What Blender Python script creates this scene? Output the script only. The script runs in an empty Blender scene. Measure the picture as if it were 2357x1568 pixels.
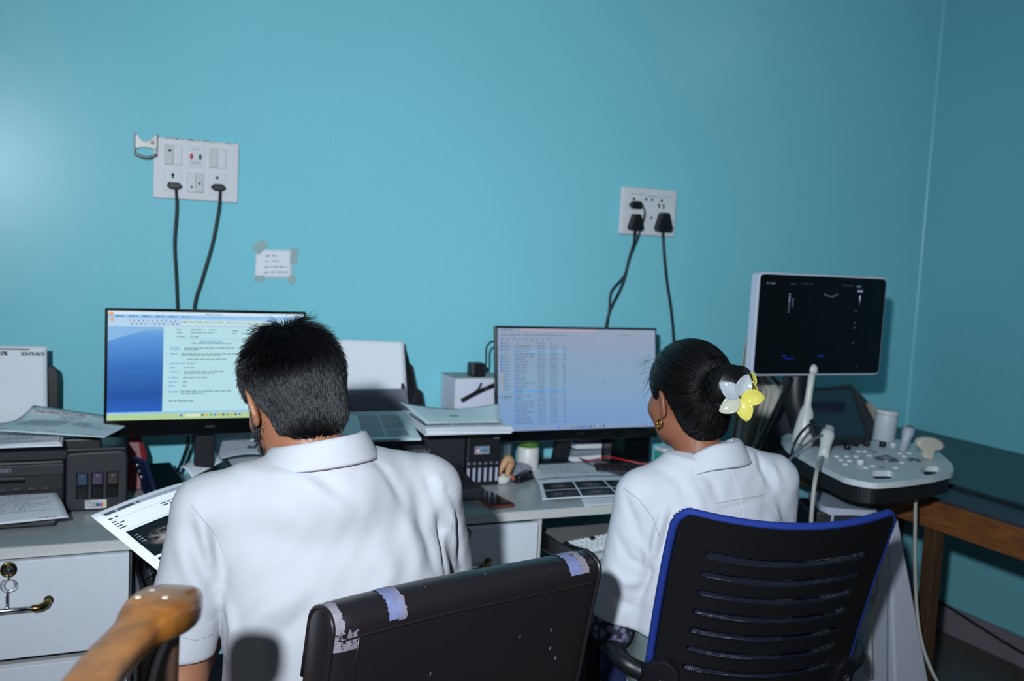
import bpy, bmesh, math, random
import numpy as np
from math import sin, cos, pi, radians, sqrt
from mathutils import Vector, Matrix, Euler
from mathutils.bvhtree import BVHTree

rnd = random.Random(7)
scene = bpy.context.scene
col = scene.collection

# ------------------------------------------------------------------ camera
F_PX = 2357 * 35 / 36.0
CX, CY = 1178.5, 784.0
CAM_H = 1.5
yaw, pitch, roll = radians(24.905), radians(5.341), radians(-2.951)
fwd = np.array([sin(yaw)*cos(pitch), cos(yaw)*cos(pitch), -sin(pitch)])
rgt = np.array([cos(yaw), -sin(yaw), 0.0])
dwn = np.cross(fwd, rgt)
r2 = cos(roll)*rgt + sin(roll)*dwn
d2 = -sin(roll)*rgt + cos(roll)*dwn
CAM = np.array([r2, d2, fwd])
cam_data = bpy.data.cameras.new('camera')
cam_data.lens = 35; cam_data.sensor_width = 36; cam_data.clip_start = 0.02
cam_data.dof.use_dof = True; cam_data.dof.focus_distance = 1.72; cam_data.dof.aperture_fstop = 4.5
cam = bpy.data.objects.new('camera', cam_data); col.objects.link(cam)
cam.matrix_world = Matrix(((r2[0], -d2[0], -fwd[0], 0), (r2[1], -d2[1], -fwd[1], 0), (r2[2], -d2[2], -fwd[2], CAM_H), (0, 0, 0, 1)))
scene.camera = cam

# ------------------------------------------------------------------ light and exposure
world = bpy.data.worlds.new('world'); scene.world = world; world.use_nodes = True
bgn = world.node_tree.nodes['Background']
bgn.inputs[0].default_value = (0.62, 0.76, 1.0, 1); bgn.inputs[1].default_value = 0.04
key = bpy.data.lights.new('flash_lamp', 'AREA'); key.shape = 'DISK'; key.size = 0.075
key.energy = 30.5; key.spread = radians(95); key.color = (0.80, 0.90, 1.0)
key_o = bpy.data.objects.new('flash_lamp', key); col.objects.link(key_o)
key_o.location = (-0.39, -0.20, 1.84)
key_o.rotation_euler = (Vector((1.5, 3.17, 1.25)) - Vector(key_o.location)).to_track_quat('-Z', 'Y').to_euler()
fill = bpy.data.lights.new('added_fill_light', 'AREA'); fill.shape = 'RECTANGLE'; fill.size = 1.0; fill.size_y = 2.0; fill.energy = 6; fill.color = (0.8, 0.9, 1.0)  # unseen lamp added behind the camera to soften shadows on near things
fill_o = bpy.data.objects.new('added_fill_light', fill); col.objects.link(fill_o); fill_o.location = (0.6, -1.35, 1.3)
fill_o.rotation_euler = (Vector((0.7, 1.7, 1.1)) - Vector(fill_o.location)).to_track_quat('-Z', 'Y').to_euler()
vs = scene.view_settings
vs.view_transform = 'Standard'; vs.look = 'None'; vs.gamma = 1; vs.exposure = 0.0; vs.use_curve_mapping = False

# ------------------------------------------------------------------ measuring helpers (photo pixel -> point on a known plane)
def ray(x, y): return CAM.T @ np.array([(x-CX)/F_PX, (y-CY)/F_PX, 1.0])
def pY(x, y, Y): d = ray(x, y); t = Y/d[1]; return Vector((d[0]*t, Y, CAM_H+d[2]*t))
def pZ(x, y, Z): d = ray(x, y); t = (Z-CAM_H)/d[2]; return Vector((d[0]*t, d[1]*t, Z))
def pX(x, y, X): d = ray(x, y); t = X/d[0]; return Vector((X, d[1]*t, CAM_H+d[2]*t))
def V(*a): return Vector(a)

# ------------------------------------------------------------------ materials
def lin(c):
    return tuple((x/12.92 if x <= 0.04045 else ((x+0.055)/1.055)**2.4) for x in (v/255.0 for v in c))
MATS = {}
def mat(name, c, rough=0.5, metal=0.0, spec=0.5, bump=None, var=None, coat=0.0, emit=0.0, trans=0.0, sheen=0.0, srgb=True, stretch=(1,1,1), sss=0.0):
    if name in MATS: return MATS[name]
    m = bpy.data.materials.new(name); m.use_nodes = True
    nt = m.node_tree; b = nt.nodes['Principled BSDF']; N = nt.nodes.new; L = nt.links.new
    c = lin(c) if srgb else c
    b.inputs['Base Color'].default_value = (*c, 1)
    b.inputs['Roughness'].default_value = rough; b.inputs['Metallic'].default_value = metal
    b.inputs['Specular IOR Level'].default_value = spec
    if coat: b.inputs['Coat Weight'].default_value = coat; b.inputs['Coat Roughness'].default_value = 0.1
    if sheen: b.inputs['Sheen Weight'].default_value = sheen
    if trans: b.inputs['Transmission Weight'].default_value = trans
    if sss:
        b.inputs['Subsurface Weight'].default_value = sss; b.inputs['Subsurface Radius'].default_value = (0.01, 0.004, 0.002)
    tc = N('ShaderNodeTexCoord'); mp = N('ShaderNodeMapping'); mp.inputs['Scale'].default_value = stretch
    L(tc.outputs['Object'], mp.inputs['Vector'])
    vsc, vam = var if var else (14, 0.06)
    nz = N('ShaderNodeTexNoise'); nz.inputs['Scale'].default_value = vsc; nz.inputs['Detail'].default_value = 4
    L(mp.outputs['Vector'], nz.inputs['Vector'])
    mx = N('ShaderNodeMix'); mx.data_type = 'RGBA'
    mx.inputs['A'].default_value = (*[x*(1-vam) for x in c], 1); mx.inputs['B'].default_value = (*[min(1, x*(1+vam)) for x in c], 1)
    L(nz.outputs['Fac'], mx.inputs['Factor'])
    if emit:
        b.inputs['Base Color'].default_value = (0.01, 0.01, 0.012, 1)
        L(mx.outputs['Result'], b.inputs['Emission Color']); b.inputs['Emission Strength'].default_value = emit
    else:
        L(mx.outputs['Result'], b.inputs['Base Color'])
    if bump:
        n2 = N('ShaderNodeTexNoise'); n2.inputs['Scale'].default_value = bump[0]; n2.inputs['Detail'].default_value = 6
        bm_ = N('ShaderNodeBump'); bm_.inputs['Strength'].default_value = bump[1]; bm_.inputs['Distance'].default_value = bump[2] if len(bump) > 2 else 0.002
        L(mp.outputs['Vector'], n2.inputs['Vector']); L(n2.outputs['Fac'], bm_.inputs['Height']); L(bm_.outputs['Normal'], b.inputs['Normal'])
    MATS[name] = m
    return m
def wood_mat(name, c1, c2, scale=6, rough=0.35, stretch=(1, 8, 8), coat=0.3):
    m = mat(name, c1, rough, coat=coat); nt = m.node_tree; N = nt.nodes.new; L = nt.links.new
    b = nt.nodes['Principled BSDF']
    tc = N('ShaderNodeTexCoord'); mp = N('ShaderNodeMapping'); mp.inputs['Scale'].default_value = stretch
    nz = N('ShaderNodeTexNoise'); nz.inputs['Scale'].default_value = scale; nz.inputs['Detail'].default_value = 8; nz.inputs['Distortion'].default_value = 1.2
    cr = N('ShaderNodeValToRGB'); cr.color_ramp.elements[0].position = 0.3; cr.color_ramp.elements[1].position = 0.7
    cr.color_ramp.elements[0].color = (*lin(c1), 1); cr.color_ramp.elements[1].color = (*lin(c2), 1)
    L(tc.outputs['Object'], mp.inputs['Vector']); L(mp.outputs['Vector'], nz.inputs['Vector']); L(nz.outputs['Fac'], cr.inputs['Fac']); L(cr.outputs['Color'], b.inputs['Base Color'])
    return m
def scan_mat(name):
    """ultrasound picture print: dark field with a soft grey fan, laid out in the print's own UVs"""
    m = mat(name, (12, 22, 26), 0.35); nt = m.node_tree; N = nt.nodes.new; L = nt.links.new
    b = nt.nodes['Principled BSDF']
    uv = N('ShaderNodeUVMap'); oi = N('ShaderNodeTexNoise'); oi.inputs['Scale'].default_value = 5; oi.inputs['Detail'].default_value = 9; oi.inputs['Distortion'].default_value = 1.5
    L(uv.outputs['UV'], oi.inputs['Vector'])
    fr = N('ShaderNodeVectorMath'); fr.operation = 'FRACTION'; L(uv.outputs['UV'], fr.inputs[0])
    sb = N('ShaderNodeVectorMath'); sb.operation = 'SUBTRACT'; sb.inputs[1].default_value = (0.5, 0.55, 0); L(fr.outputs[0], sb.inputs[0])
    sc = N('ShaderNodeVectorMath'); sc.operation = 'MULTIPLY'; sc.inputs[1].default_value = (2.2, 3.0, 0); L(sb.outputs[0], sc.inputs[0])
    ln = N('ShaderNodeVectorMath'); ln.operation = 'LENGTH'; L(sc.outputs[0], ln.inputs[0])
    mr = N('ShaderNodeMapRange'); mr.inputs[1].default_value = 0.1; mr.inputs[2].default_value = 1.0; mr.inputs[3].default_value = 1.0; mr.inputs[4].default_value = 0.0
    L(ln.outputs['Value'], mr.inputs[0])
    ra = N('ShaderNodeMapRange'); ra.inputs[1].default_value = 0.42; ra.inputs[2].default_value = 0.78; L(oi.outputs['Fac'], ra.inputs[0])
    mu = N('ShaderNodeMath'); mu.operation = 'MULTIPLY'; L(mr.outputs[0], mu.inputs[0]); L(ra.outputs[0], mu.inputs[1])
    mx = N('ShaderNodeMix'); mx.data_type = 'RGBA'; mx.inputs['A'].default_value = (*lin((12, 24, 28)), 1); mx.inputs['B'].default_value = (*lin((215, 195, 190)), 1)
    L(mu.outputs[0], mx.inputs['Factor']); L(mx.outputs['Result'], b.inputs['Base Color'])
    return m

# ------------------------------------------------------------------ geometry helpers
class G:
    def __init__(s): s.v = []; s.f = []; s.mi = []; s.uv = {}
    def add(s, vs_, fs, mi=0):
        o = len(s.v); s.v += [Vector(p) for p in vs_]
        for f in fs: s.f.append(tuple(i+o for i in f)); s.mi.append(mi)
        return o
    def box(s, c, size, rot=None, mi=0):
        c = Vector(c); hx, hy, hz = [d/2 for d in size]
        R = rot if isinstance(rot, Matrix) else (Euler(rot).to_matrix() if rot else Matrix.Identity(3))
        vs_ = [c + R @ Vector((x, y, z)) for x in (-hx, hx) for y in (-hy, hy) for z in (-hz, hz)]
        s.add(vs_, [(0, 1, 3, 2), (4, 6, 7, 5), (0, 4, 5, 1), (2, 3, 7, 6), (0, 2, 6, 4), (1, 5, 7, 3)], mi); return s
    def bar(s, a, b, w, h, mi=0, up=(0, 0, 1)):
        a = Vector(a); b = Vector(b); d = (b-a); ln = d.length; d.normalize(); u = Vector(up)
        if abs(d.dot(u)) > 0.99: u = Vector((1, 0, 0))
        x = d.cross(u).normalized(); z = x.cross(d).normalized()
        R = Matrix((x, d, z)).transposed(); return s.box((a+b)/2, (w, ln, h), R, mi)
    def prism(s, poly, a, b, mi=0):
        """poly: list of 3-D points (planar); extruded from offset a to offset b (vectors)"""
        n = len(poly); a = Vector(a); b = Vector(b)
        vs_ = [Vector(p)+a for p in poly] + [Vector(p)+b for p in poly]
        fs = [tuple(range(n))[::-1], tuple(range(n, 2*n))] + [(i, (i+1) % n, n+(i+1) % n, n+i) for i in range(n)]
        s.add(vs_, fs, mi); return s
    def tube(s, pts, r, n=8, mi=0, caps=True):
        pts = [Vector(p) for p in pts]; k = len(pts); rr = r if isinstance(r, (list, tuple)) else [r]*k
        T = [(pts[min(i+1, k-1)]-pts[max(i-1, 0)]).normalized() for i in range(k)]
        u = T[0].orthogonal().normalized(); vs_ = []
        for i in range(k):
            u = (u - T[i]*u.dot(T[i]));  u = u.normalized() if u.length > 1e-9 else T[i].orthogonal().normalized()
            w = T[i].cross(u)
            for j in range(n): a = 2*pi*j/n; vs_.append(pts[i] + (u*cos(a)+w*sin(a))*rr[i])
        fs = [(i*n+j, i*n+(j+1) % n, (i+1)*n+(j+1) % n, (i+1)*n+j) for i in range(k-1) for j in range(n)]
        if caps: fs += [tuple(range(n))[::-1], tuple(range((k-1)*n, k*n))]
        s.add(vs_, fs, mi); return s
    def lathe(s, prof, c, axis=(0, 0, 1), n=20, mi=0):
        """prof: (radius, height) along the axis"""
        c = Vector(c); ax = Vector(axis).normalized(); u = ax.orthogonal().normalized(); w = ax.cross(u); k = len(prof); vs_ = []
        for r, h in prof:
            for j in range(n): a = 2*pi*j/n; vs_.append(c + ax*h + (u*cos(a)+w*sin(a))*max(r, 1e-5))
        fs = [(i*n+j, i*n+(j+1) % n, (i+1)*n+(j+1) % n, (i+1)*n+j) for i in range(k-1) for j in range(n)]
        fs += [tuple(range(n))[::-1], tuple(range((k-1)*n, k*n))]
        s.add(vs_, fs, mi); return s
    def grid(s, fn, nu, nv, mi=0, uv=None, close_u=False):
        vs_ = [fn(i/nu, j/nv) for j in range(nv+1) for i in range(nu+1)]
        base = len(s.v); f0 = len(s.f)
        fs = [(j*(nu+1)+i, j*(nu+1)+i+1, (j+1)*(nu+1)+i+1, (j+1)*(nu+1)+i) for j in range(nv) for i in range(nu)]
        s.add(vs_, fs, mi)
        if uv:
            for k, f in enumerate(fs):
                s.uv[f0+k] = [uv((idx % (nu+1))/nu, (idx//(nu+1))/nv) for idx in f]
        return s
    def slab(s, fn, nu, nv, th, mi=0, uv=None):
        """grid surface with thickness th on its underside (normal from du x dv)"""
        e = 1e-3
        def nrm(u, v):
            a = Vector(fn(min(u+e, 1), v))-Vector(fn(max(u-e, 0), v)); b = Vector(fn(u, min(v+e, 1)))-Vector(fn(u, max(v-e, 0)))
            return a.cross(b).normalized()
        s.grid(fn, nu, nv, mi, uv)
        bot = lambda u, v: Vector(fn(u, v)) - nrm(u, v)*th
        o = len(s.v); vs_ = [bot(i/nu, j/nv) for j in range(nv+1) for i in range(nu+1)]
        s.add(vs_, [((j+1)*(nu+1)+i, (j+1)*(nu+1)+i+1, j*(nu+1)+i+1, j*(nu+1)+i) for j in range(nv) for i in range(nu)], mi)
        t = o-(nu+1)*(nv+1); I = lambda i, j: j*(nu+1)+i
        for i in range(nu):
            s.f.append((t+I(i+1, 0), t+I(i, 0), o+I(i, 0), o+I(i+1, 0))); s.mi.append(mi)
            s.f.append((t+I(i, nv), t+I(i+1, nv), o+I(i+1, nv), o+I(i, nv))); s.mi.append(mi)
        for j in range(nv):
            s.f.append((t+I(0, j), t+I(0, j+1), o+I(0, j+1), o+I(0, j))); s.mi.append(mi)
            s.f.append((t+I(nu, j+1), t+I(nu, j), o+I(nu, j), o+I(nu, j+1))); s.mi.append(mi)
        return s
    def sphere(s, c, r, nu=16, nv=10, R=None, mi=0):
        c = Vector(c); r = (r, r, r) if not isinstance(r, (tuple, list)) else r; R = R or Matrix.Identity(3); vs_ = []
        for j in range(nv+1):
            t = pi*j/nv
            for i in range(nu): a = 2*pi*i/nu; vs_.append(c + R @ Vector((r[0]*sin(t)*cos(a), r[1]*sin(t)*sin(a), r[2]*cos(t))))
        s.add(vs_, [(j*nu+i, (j+1)*nu+i, (j+1)*nu+(i+1) % nu, j*nu+(i+1) % nu) for j in range(nv) for i in range(nu)], mi); return s
    def build(s, name, mats, parent=None, smooth=False, bevel=0.0, seg=2, world=True):
        me = bpy.data.meshes.new(name)
        vs_ = s.v
        if parent is not None and world:
            inv = wmat(parent).inverted(); vs_ = [inv @ p for p in vs_]
        me.from_pydata([tuple(p) for p in vs_], [], s.f); 
        mats = mats if isinstance(mats, (list, tuple)) else [mats]
        for m in mats: me.materials.append(m)
        me.polygons.foreach_set('material_index', s.mi)
        if s.uv:
            ul = me.uv_layers.new(name='UVMap')
            for p in me.polygons:
                q = s.uv.get(p.index)
                if q:
                    for li, t in zip(p.loop_indices, q): ul.data[li].uv = t
        if smooth: me.polygons.foreach_set('use_smooth', [True]*len(me.polygons))
        me.update()
        o = bpy.data.objects.new(name, me); col.objects.link(o)
        if parent is not None: o.parent = parent
        if bevel:
            bv = o.modifiers.new('bevel', 'BEVEL'); bv.width = bevel; bv.segments = seg; bv.limit_method = 'ANGLE'; bv.angle_limit = radians(40)
        return o
def wmat(o):
    m = Matrix.LocRotScale(o.location, o.rotation_euler, o.scale)
    return wmat(o.parent) @ m if o.parent else m
def tag(o, label=None, cat=None, group=None, kind=None):
    if label: o['label'] = label
    if cat: o['category'] = cat
    if group: o['group'] = group
    if kind: o['kind'] = kind
    return o
def thing(name, label, cat, loc=(0, 0, 0), rz=0.0, group=None):
    o = bpy.data.objects.new(name, None); col.objects.link(o); o.empty_display_size = 0.05
    o.location = loc; o.rotation_euler = (0, 0, rz); return tag(o, label, cat, group)
def struct(o): o['kind'] = 'structure'; return o
def smoothpath(pts, n=8):
    P = [Vector(p) for p in pts]; P = [P[0]*2-P[1]] + P + [P[-1]*2-P[-2]]; out = []
    for i in range(1, len(P)-2):
        for k in range(n):
            t = k/n; a, b, c, d = P[i-1], P[i], P[i+1], P[i+2]
            out.append(0.5*((2*b)+(c-a)*t+(2*a-5*b+4*c-d)*t*t+(3*b-a-3*c+d)*t**3))
    out.append(P[-2]); return out
def text_geo(txt, size=1.0, bold=0.0, align='LEFT', shear=0.0):
    cu = bpy.data.curves.new('t', 'FONT'); cu.body = txt; cu.size = size; cu.align_x = align; cu.offset = bold; cu.shear = shear; cu.resolution_u = 3
    o = bpy.data.objects.new('t', cu); col.objects.link(o)
    me = o.to_mesh(); vs_ = [tuple(v.co) for v in me.vertices]; fs = [tuple(p.vertices) for p in me.polygons]
    o.to_mesh_clear(); bpy.data.objects.remove(o); bpy.data.curves.remove(cu); return vs_, fs
def words(g, S, u0, u1, v, h, n=None, mi=0, seed=0, off=0.0006):
    """a printed line, too small to read, as separate word strokes on surface S"""
    r = random.Random(seed); u = u0
    while u < u1-h*0.5:
        w = min(r.uniform(1.2, 4.2)*h, u1-u); rect(g, S, u, v-h*0.5, u+w, v+h*0.15, mi, off); u += w + h*r.uniform(0.5, 0.9)
def rect(g, S, u0, v0, u1, v1, mi=0, off=0.0006, nu=1, nv=1, uv=None):
    nu = max(nu, int(abs(u1-u0)/0.02)); nv = max(nv, int(abs(v1-v0)/0.02))
    fn = lambda a, b: S(u0+(u1-u0)*a, v0+(v1-v0)*b, off)
    g.grid(fn, max(1, nu), max(1, nv), mi, uv)
def flat(o, ux, vx):
    """flat surface map: S(u,v,off) with unit directions ux (right) and vx (down)"""
    o = Vector(o); ux = Vector(ux).normalized(); vx = Vector(vx).normalized(); n = vx.cross(ux).normalized()
    return lambda u, v, off=0.0: o + ux*u + vx*v + n*off
def text_on(g, S, txt, u, v, size, mi=0, off=0.0006, bold=0.0, align='LEFT', flipu=False, shear=0.0):
    vs_, fs = text_geo(txt, size, bold, align, shear)
    g.add([S(u+(-p[0] if flipu else p[0]), v-p[1], off) for p in vs_], fs, mi)

# ------------------------------------------------------------------ common materials
BLACK = mat('black_plastic', (22, 22, 26), 0.42, bump=(300, 0.15, 0.0005))
GLOSSK = mat('gloss_black', (8, 9, 11), 0.15, coat=0.3)
DKGREY = mat('dark_grey_plastic', (31, 32, 37), 0.5, bump=(300, 0.1, 0.0005))
MIDGREY = mat('mid_grey_plastic', (110, 112, 125), 0.5)
WHITEP = mat('white_plastic', (205, 206, 208), 0.35)
GREYW = mat('grey_white_plastic', (178, 182, 186), 0.4)
PAPER = mat('paper', (226, 230, 236), 0.75, var=(5, 0.02))
PAPER2 = mat('paper_cool', (206, 220, 224), 0.75, var=(5, 0.02))
INK = mat('print_ink', (60, 64, 72), 0.7)
INKL = mat('print_ink_light', (140, 148, 158), 0.7)
INKR = mat('print_red', (175, 60, 66), 0.7)
INKB = mat('print_blue', (70, 90, 170), 0.7)
INKD = mat('print_dark_green', (14, 40, 42), 0.5)
SCAN = scan_mat('scan_print')
CABLE = mat('cable_black', (16, 17, 19), 0.4)
CHROME = mat('chrome', (200, 200, 200), 0.15, metal=1.0)
BRASS = mat('brass', (118, 98, 60), 0.25, metal=1.0)
STEEL = mat('steel', (138, 138, 134), 0.38, metal=0.9)
# ================================================================== THE ROOM
WY, WX, DY, DZ = 3.17, 3.389, 2.512, 0.75
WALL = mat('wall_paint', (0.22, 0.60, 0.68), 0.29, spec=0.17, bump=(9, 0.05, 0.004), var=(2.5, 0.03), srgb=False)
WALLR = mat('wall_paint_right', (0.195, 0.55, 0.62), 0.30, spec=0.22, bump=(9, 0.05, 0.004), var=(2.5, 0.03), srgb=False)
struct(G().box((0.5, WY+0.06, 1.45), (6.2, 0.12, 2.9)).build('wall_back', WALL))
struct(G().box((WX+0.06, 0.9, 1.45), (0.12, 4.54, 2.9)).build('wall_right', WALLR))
FLOOR = mat('floor_stone', (84, 78, 74), 0.35, var=(3, 0.2), bump=(20, 0.05))
struct(G().box((0.5, 0.9, -0.05), (6.2, 4.8, 0.1)).build('floor', FLOOR))
struct(G().box((0.5, 0.9, 2.95), (6.2, 4.8, 0.1)).build('ceiling', mat('ceiling_paint', (150, 160, 165), 0.8)))
SKIRT = mat('skirting_stone', (126, 122, 128), 0.5, var=(10, 0.12))
sk = G().box((WX-0.007, 0.95, 0.058), (0.014, 4.3, 0.116)).build('baseboard_right', SKIRT, bevel=0.002); struct(sk)
for k in range(7): G().box((WX-0.0145, 2.9-0.6*k, 0.058), (0.002, 0.003, 0.114)).build('joint', INK, sk)
sk = G().box((0.5, WY-0.007, 0.058), (5.7, 0.014, 0.116)).build('baseboard_back', SKIRT, bevel=0.002); struct(sk)

struct(G().prism([V(WX+0.001, WY+0.001, 0), V(WX-0.008, WY+0.001, 0), V(WX-0.006, WY-0.002, 0), V(WX-0.002, WY-0.006, 0), V(WX+0.001, WY-0.008, 0)], (0, 0, 0.0), (0, 0, 2.9)).build('trim_1', WALL))
# wall lamp on the right wall (out of frame, seen as a soft glow in the glossy paint)
lp = thing('wall_lamp', 'square white lamp high on the side wall', 'lamp', (WX-0.001, 1.58, 2.63))
G().box((WX-0.02, 1.58, 2.63), (0.035, 0.26, 0.26)).build('housing', WHITEP, lp, bevel=0.01)
G().box((WX-0.04, 1.58, 2.63), (0.008, 0.17, 0.17)).build('diffuser', mat('lamp_diffuser', (225, 240, 255), 0.5, emit=22.0), lp, bevel=0.003)

# ------------------------------------------------------------------ left switch and socket plate
PL = mat('plate_white', (212, 213, 216), 0.35, var=(30, 0.05))
PLD = mat('plate_cream', (196, 199, 196), 0.4)
DUST = mat('plate_dust', (158, 150, 140), 0.9, var=(60, 0.4))
HOLE = mat('socket_hole', (10, 10, 11), 0.6)
YP = WY-0.012
pl = thing('switch_plate', 'large white switch and socket plate with red and green indicators', 'switch plate', (0.39, WY, 1.68))
x0, x1, z0, z1 = 0.268, 0.515, 1.592, 1.772
G().box(((x0+x1)/2, WY-0.006, (z0+z1)/2), (x1-x0, 0.012, z1-z0)).build('plate', PL, pl, bevel=0.004, seg=3)
g = G()
for k in range(46): 
    a = rnd.uniform(x0+0.03, x1-0.004); g.box((a, WY-0.0062, z1-rnd.uniform(0.0, 0.004)), (rnd.uniform(0.002, 0.008), 0.0128, rnd.uniform(0.0008, 0.003)))
tag(g.build('grime', DUST, pl), kind='stuff')
mw, mh = 0.055, 0.060
cols_, rows_ = (0.323, 0.388, 0.451), (1.722, 1.645)
def module(kind, cx, cz, par):
    o = G().box((cx, YP-0.001, cz), (mw*0.92, 0.004, mh)).build('module', PL, par, bevel=0.0015)
    if kind == 'switch2':
        for s_ in (-1, 1):
            w = G().box((cx+s_*mw*0.225, YP-0.004, cz), (mw*0.43, 0.006, mh*0.94), (0.06*s_, 0, 0)).build('rocker', PLD if s_ < 0 else PL, o, bevel=0.0015)
    if kind == 'switch2m':
        for s_ in (-1, 1):
            G().box((cx+s_*mw*0.225, YP-0.004, cz), (mw*0.43, 0.006, mh*0.94), (-0.07*s_, 0, 0)).build('rocker', PL if s_ < 0 else PLD, o, bevel=0.0015)
            G().lathe([(0.0035, 0), (0.0035, 0.001)], (cx+s_*mw*0.2, YP-0.0072, cz-0.008+s_*0.006), (0, -1, 0)).build('mark', HOLE, o)
    if kind == 'indicator':
        for s_, c_ in ((-1, (196, 40, 46)), (1, (24, 110, 66))):
            G().sphere((cx+s_*0.0125, YP-0.003, cz), (0.005, 0.004, 0.0085)).build('indicator_light', mat('indicator_%d' % s_, c_, 0.3), o, smooth=True)
        S = flat((cx-0.02, YP-0.0032, cz+0.024), (1, 0, 0), (0, 0, -1)); q = G()
        words(q, S, 0.008, 0.03, 0.003, 0.0035, seed=3); words(q, S, 0.002, 0.038, 0.04, 0.003, seed=4); words(q, S, 0.004, 0.034, 0.045, 0.003, seed=5)
        tag(q.build('print', INKL, o), kind='stuff')
    if kind == 'socket':
        G().lathe([(0.0045, 0), (0.0045, 0.001)], (cx, YP-0.0028, cz+0.019), (0, -1, 0)).build('hole', HOLE, o)
        for s_ in (-1, 1): G().lathe([(0.0035, 0), (0.0035, 0.001)], (cx+s_*0.01, YP-0.0028, cz-0.006), (0, -1, 0)).build('hole', HOLE, o)
    return o
o = module('switch2', cols_[0], rows_[0], pl); G().lathe([(0.0045, 0), (0.0045, 0.001)], (cols_[0]-0.01, YP-0.0075, rows_[0]+0.012), (0, -1, 0)).build('mark', HOLE, o)
module('indicator', cols_[1], rows_[0], pl); module('switch2', cols_[2], rows_[0], pl)
o = module('socket', cols_[0], rows_[1], pl); G().box((cols_[0], YP-0.0033, rows_[1]+0.014), (0.005, 0.001, 0.012)).build('hole', HOLE, o)
module('switch2m', cols_[1], rows_[1], pl); module('socket', cols_[2], rows_[1], pl)

# bent metal bracket hooked over the plate's corner
br = thing('metal_bracket', 'bent steel wall bracket at the corner of the larger switch plate', 'bracket', (0.25, WY, 1.74))
pa, pb = pY(310, 306, WY-0.015), pY(360, 362, WY-0.015)
bx0, bx1, bz1, bz0 = pa.x, pb.x, pa.z, pb.z
yb = WY-0.017
cxm = (bx0+bx1)/2; bw = bx1-bx0
top = [V(bx0, yb, bz1)]; 
for k in range(9):
    t = k/8; top.append(V(bx0+bw*(0.12+0.76*t), yb, bz1-0.004-0.020*sin(pi*t)))
top.append(V(bx1, yb, bz1-0.001))
low = [V(bx1, yb, bz1-0.036)] + [V(bx1-bw*(0.08+0.84*k/8), yb, bz1-0.044+0.006*sin(pi*k/8)) for k in range(9)] + [V(bx0, yb, bz1-0.036)]
G().prism(top+low, (0, 0, 0), (0, 0.002, 0)).build('back_strap', STEEL, br, bevel=0.0006)
for x_ in (bx0, bx1): G().box((x_, yb-0.004, (bz1+bz0)/2+0.004), (0.003, 0.012, bz1-bz0-0.004)).build('side_flange', STEEL, br, bevel=0.001)
G().tube([V(bx0+bw*k/12, yb-0.006, bz0+0.006-0.010*sin(pi*k/12)) for k in range(13)], 0.0042, 8).build('front_bow', STEEL, br, smooth=True)
G().lathe([(0.005, 0), (0.005, 0.002), (0.003, 0.004)], (bx1-0.012, yb, bz1-0.024), (0, -1, 0), 12).build('screw', CHROME, br, smooth=True)
G().box((cxm, WY-0.0075, bz1-0.030), (bw*0.5, 0.0165, 0.02)).build('wall_block', GREYW, br)

def plug2(par, c, w=0.045, h=0.02, d=0.022):
    """flat two-pin plug, pointed at both sides"""
    x, y, z = c
    poly = [V(x-w/2, y, z), V(x-w*0.27, y, z+h/2), V(x+w*0.27, y, z+h/2), V(x+w/2, y, z), V(x+w*0.27, y, z-h/2), V(x-w*0.27, y, z-h/2)]
    return G().prism(poly, (0, -d, 0), (0, 0, 0)).build('plug', CABLE, par, bevel=0.003)
def plug3(par, c, w=0.04, h=0.05, d=0.035):
    x, y, z = c
    poly = [V(x-w*0.22, y, z+h*0.5), V(x+w*0.22, y, z+h*0.5), V(x+w*0.36, y, z+h*0.1), V(x+w*0.5, y, z-h*0.28), V(x+w*0.42, y, z-h*0.5), V(x-w*0.42, y, z-h*0.5), V(x-w*0.5, y, z-h*0.28), V(x-w*0.36, y, z+h*0.1)]
    o = G().prism(poly, (0, -d, 0), (0, 0, 0)).build('plug', CABLE, par, bevel=0.005, seg=3)
    G().tube([V(x, y-d*0.5, z-h*0.45), V(x, y-d*0.5, z-h*0.5-0.02)], [0.006, 0.0042], 10).build('strain_relief', CABLE, o, smooth=True)
    return o
# two cords to the left monitor
for (px, py, path, lab) in (((400, 428), 0, [(405, 436), (406, 480), (401, 560), (405, 640), (408, 712), (416, 860), (432, 1000), (424, 1045)], 'black power cord hanging straight from the left socket of the larger plate'),
                            ((501, 432), 0, [(507, 441), (503, 480), (488, 560), (465, 640), (446, 712), (440, 860), (446, 1000), (436, 1045)], 'black power cord slanting left from the right socket of the larger plate')):
    t = thing('power_lead', lab, 'cord', pY(px[0], px[1], WY-0.02), group='cords of the larger switch plate')
    c = pY(px[0], px[1], YP-0.002); plug2(t, (c.x, YP-0.003, c.z))
    P = [pY(q[0], q[1], WY-(0.034 if i == 0 else 0.044)) for i, q in enumerate(path)]; P.append(V(P[-1].x-0.02, WY-0.02, DZ+0.004))
    G().tube(smoothpath(P, 6), 0.0036, 8).build('cable', CABLE, t, smooth=True)

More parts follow.
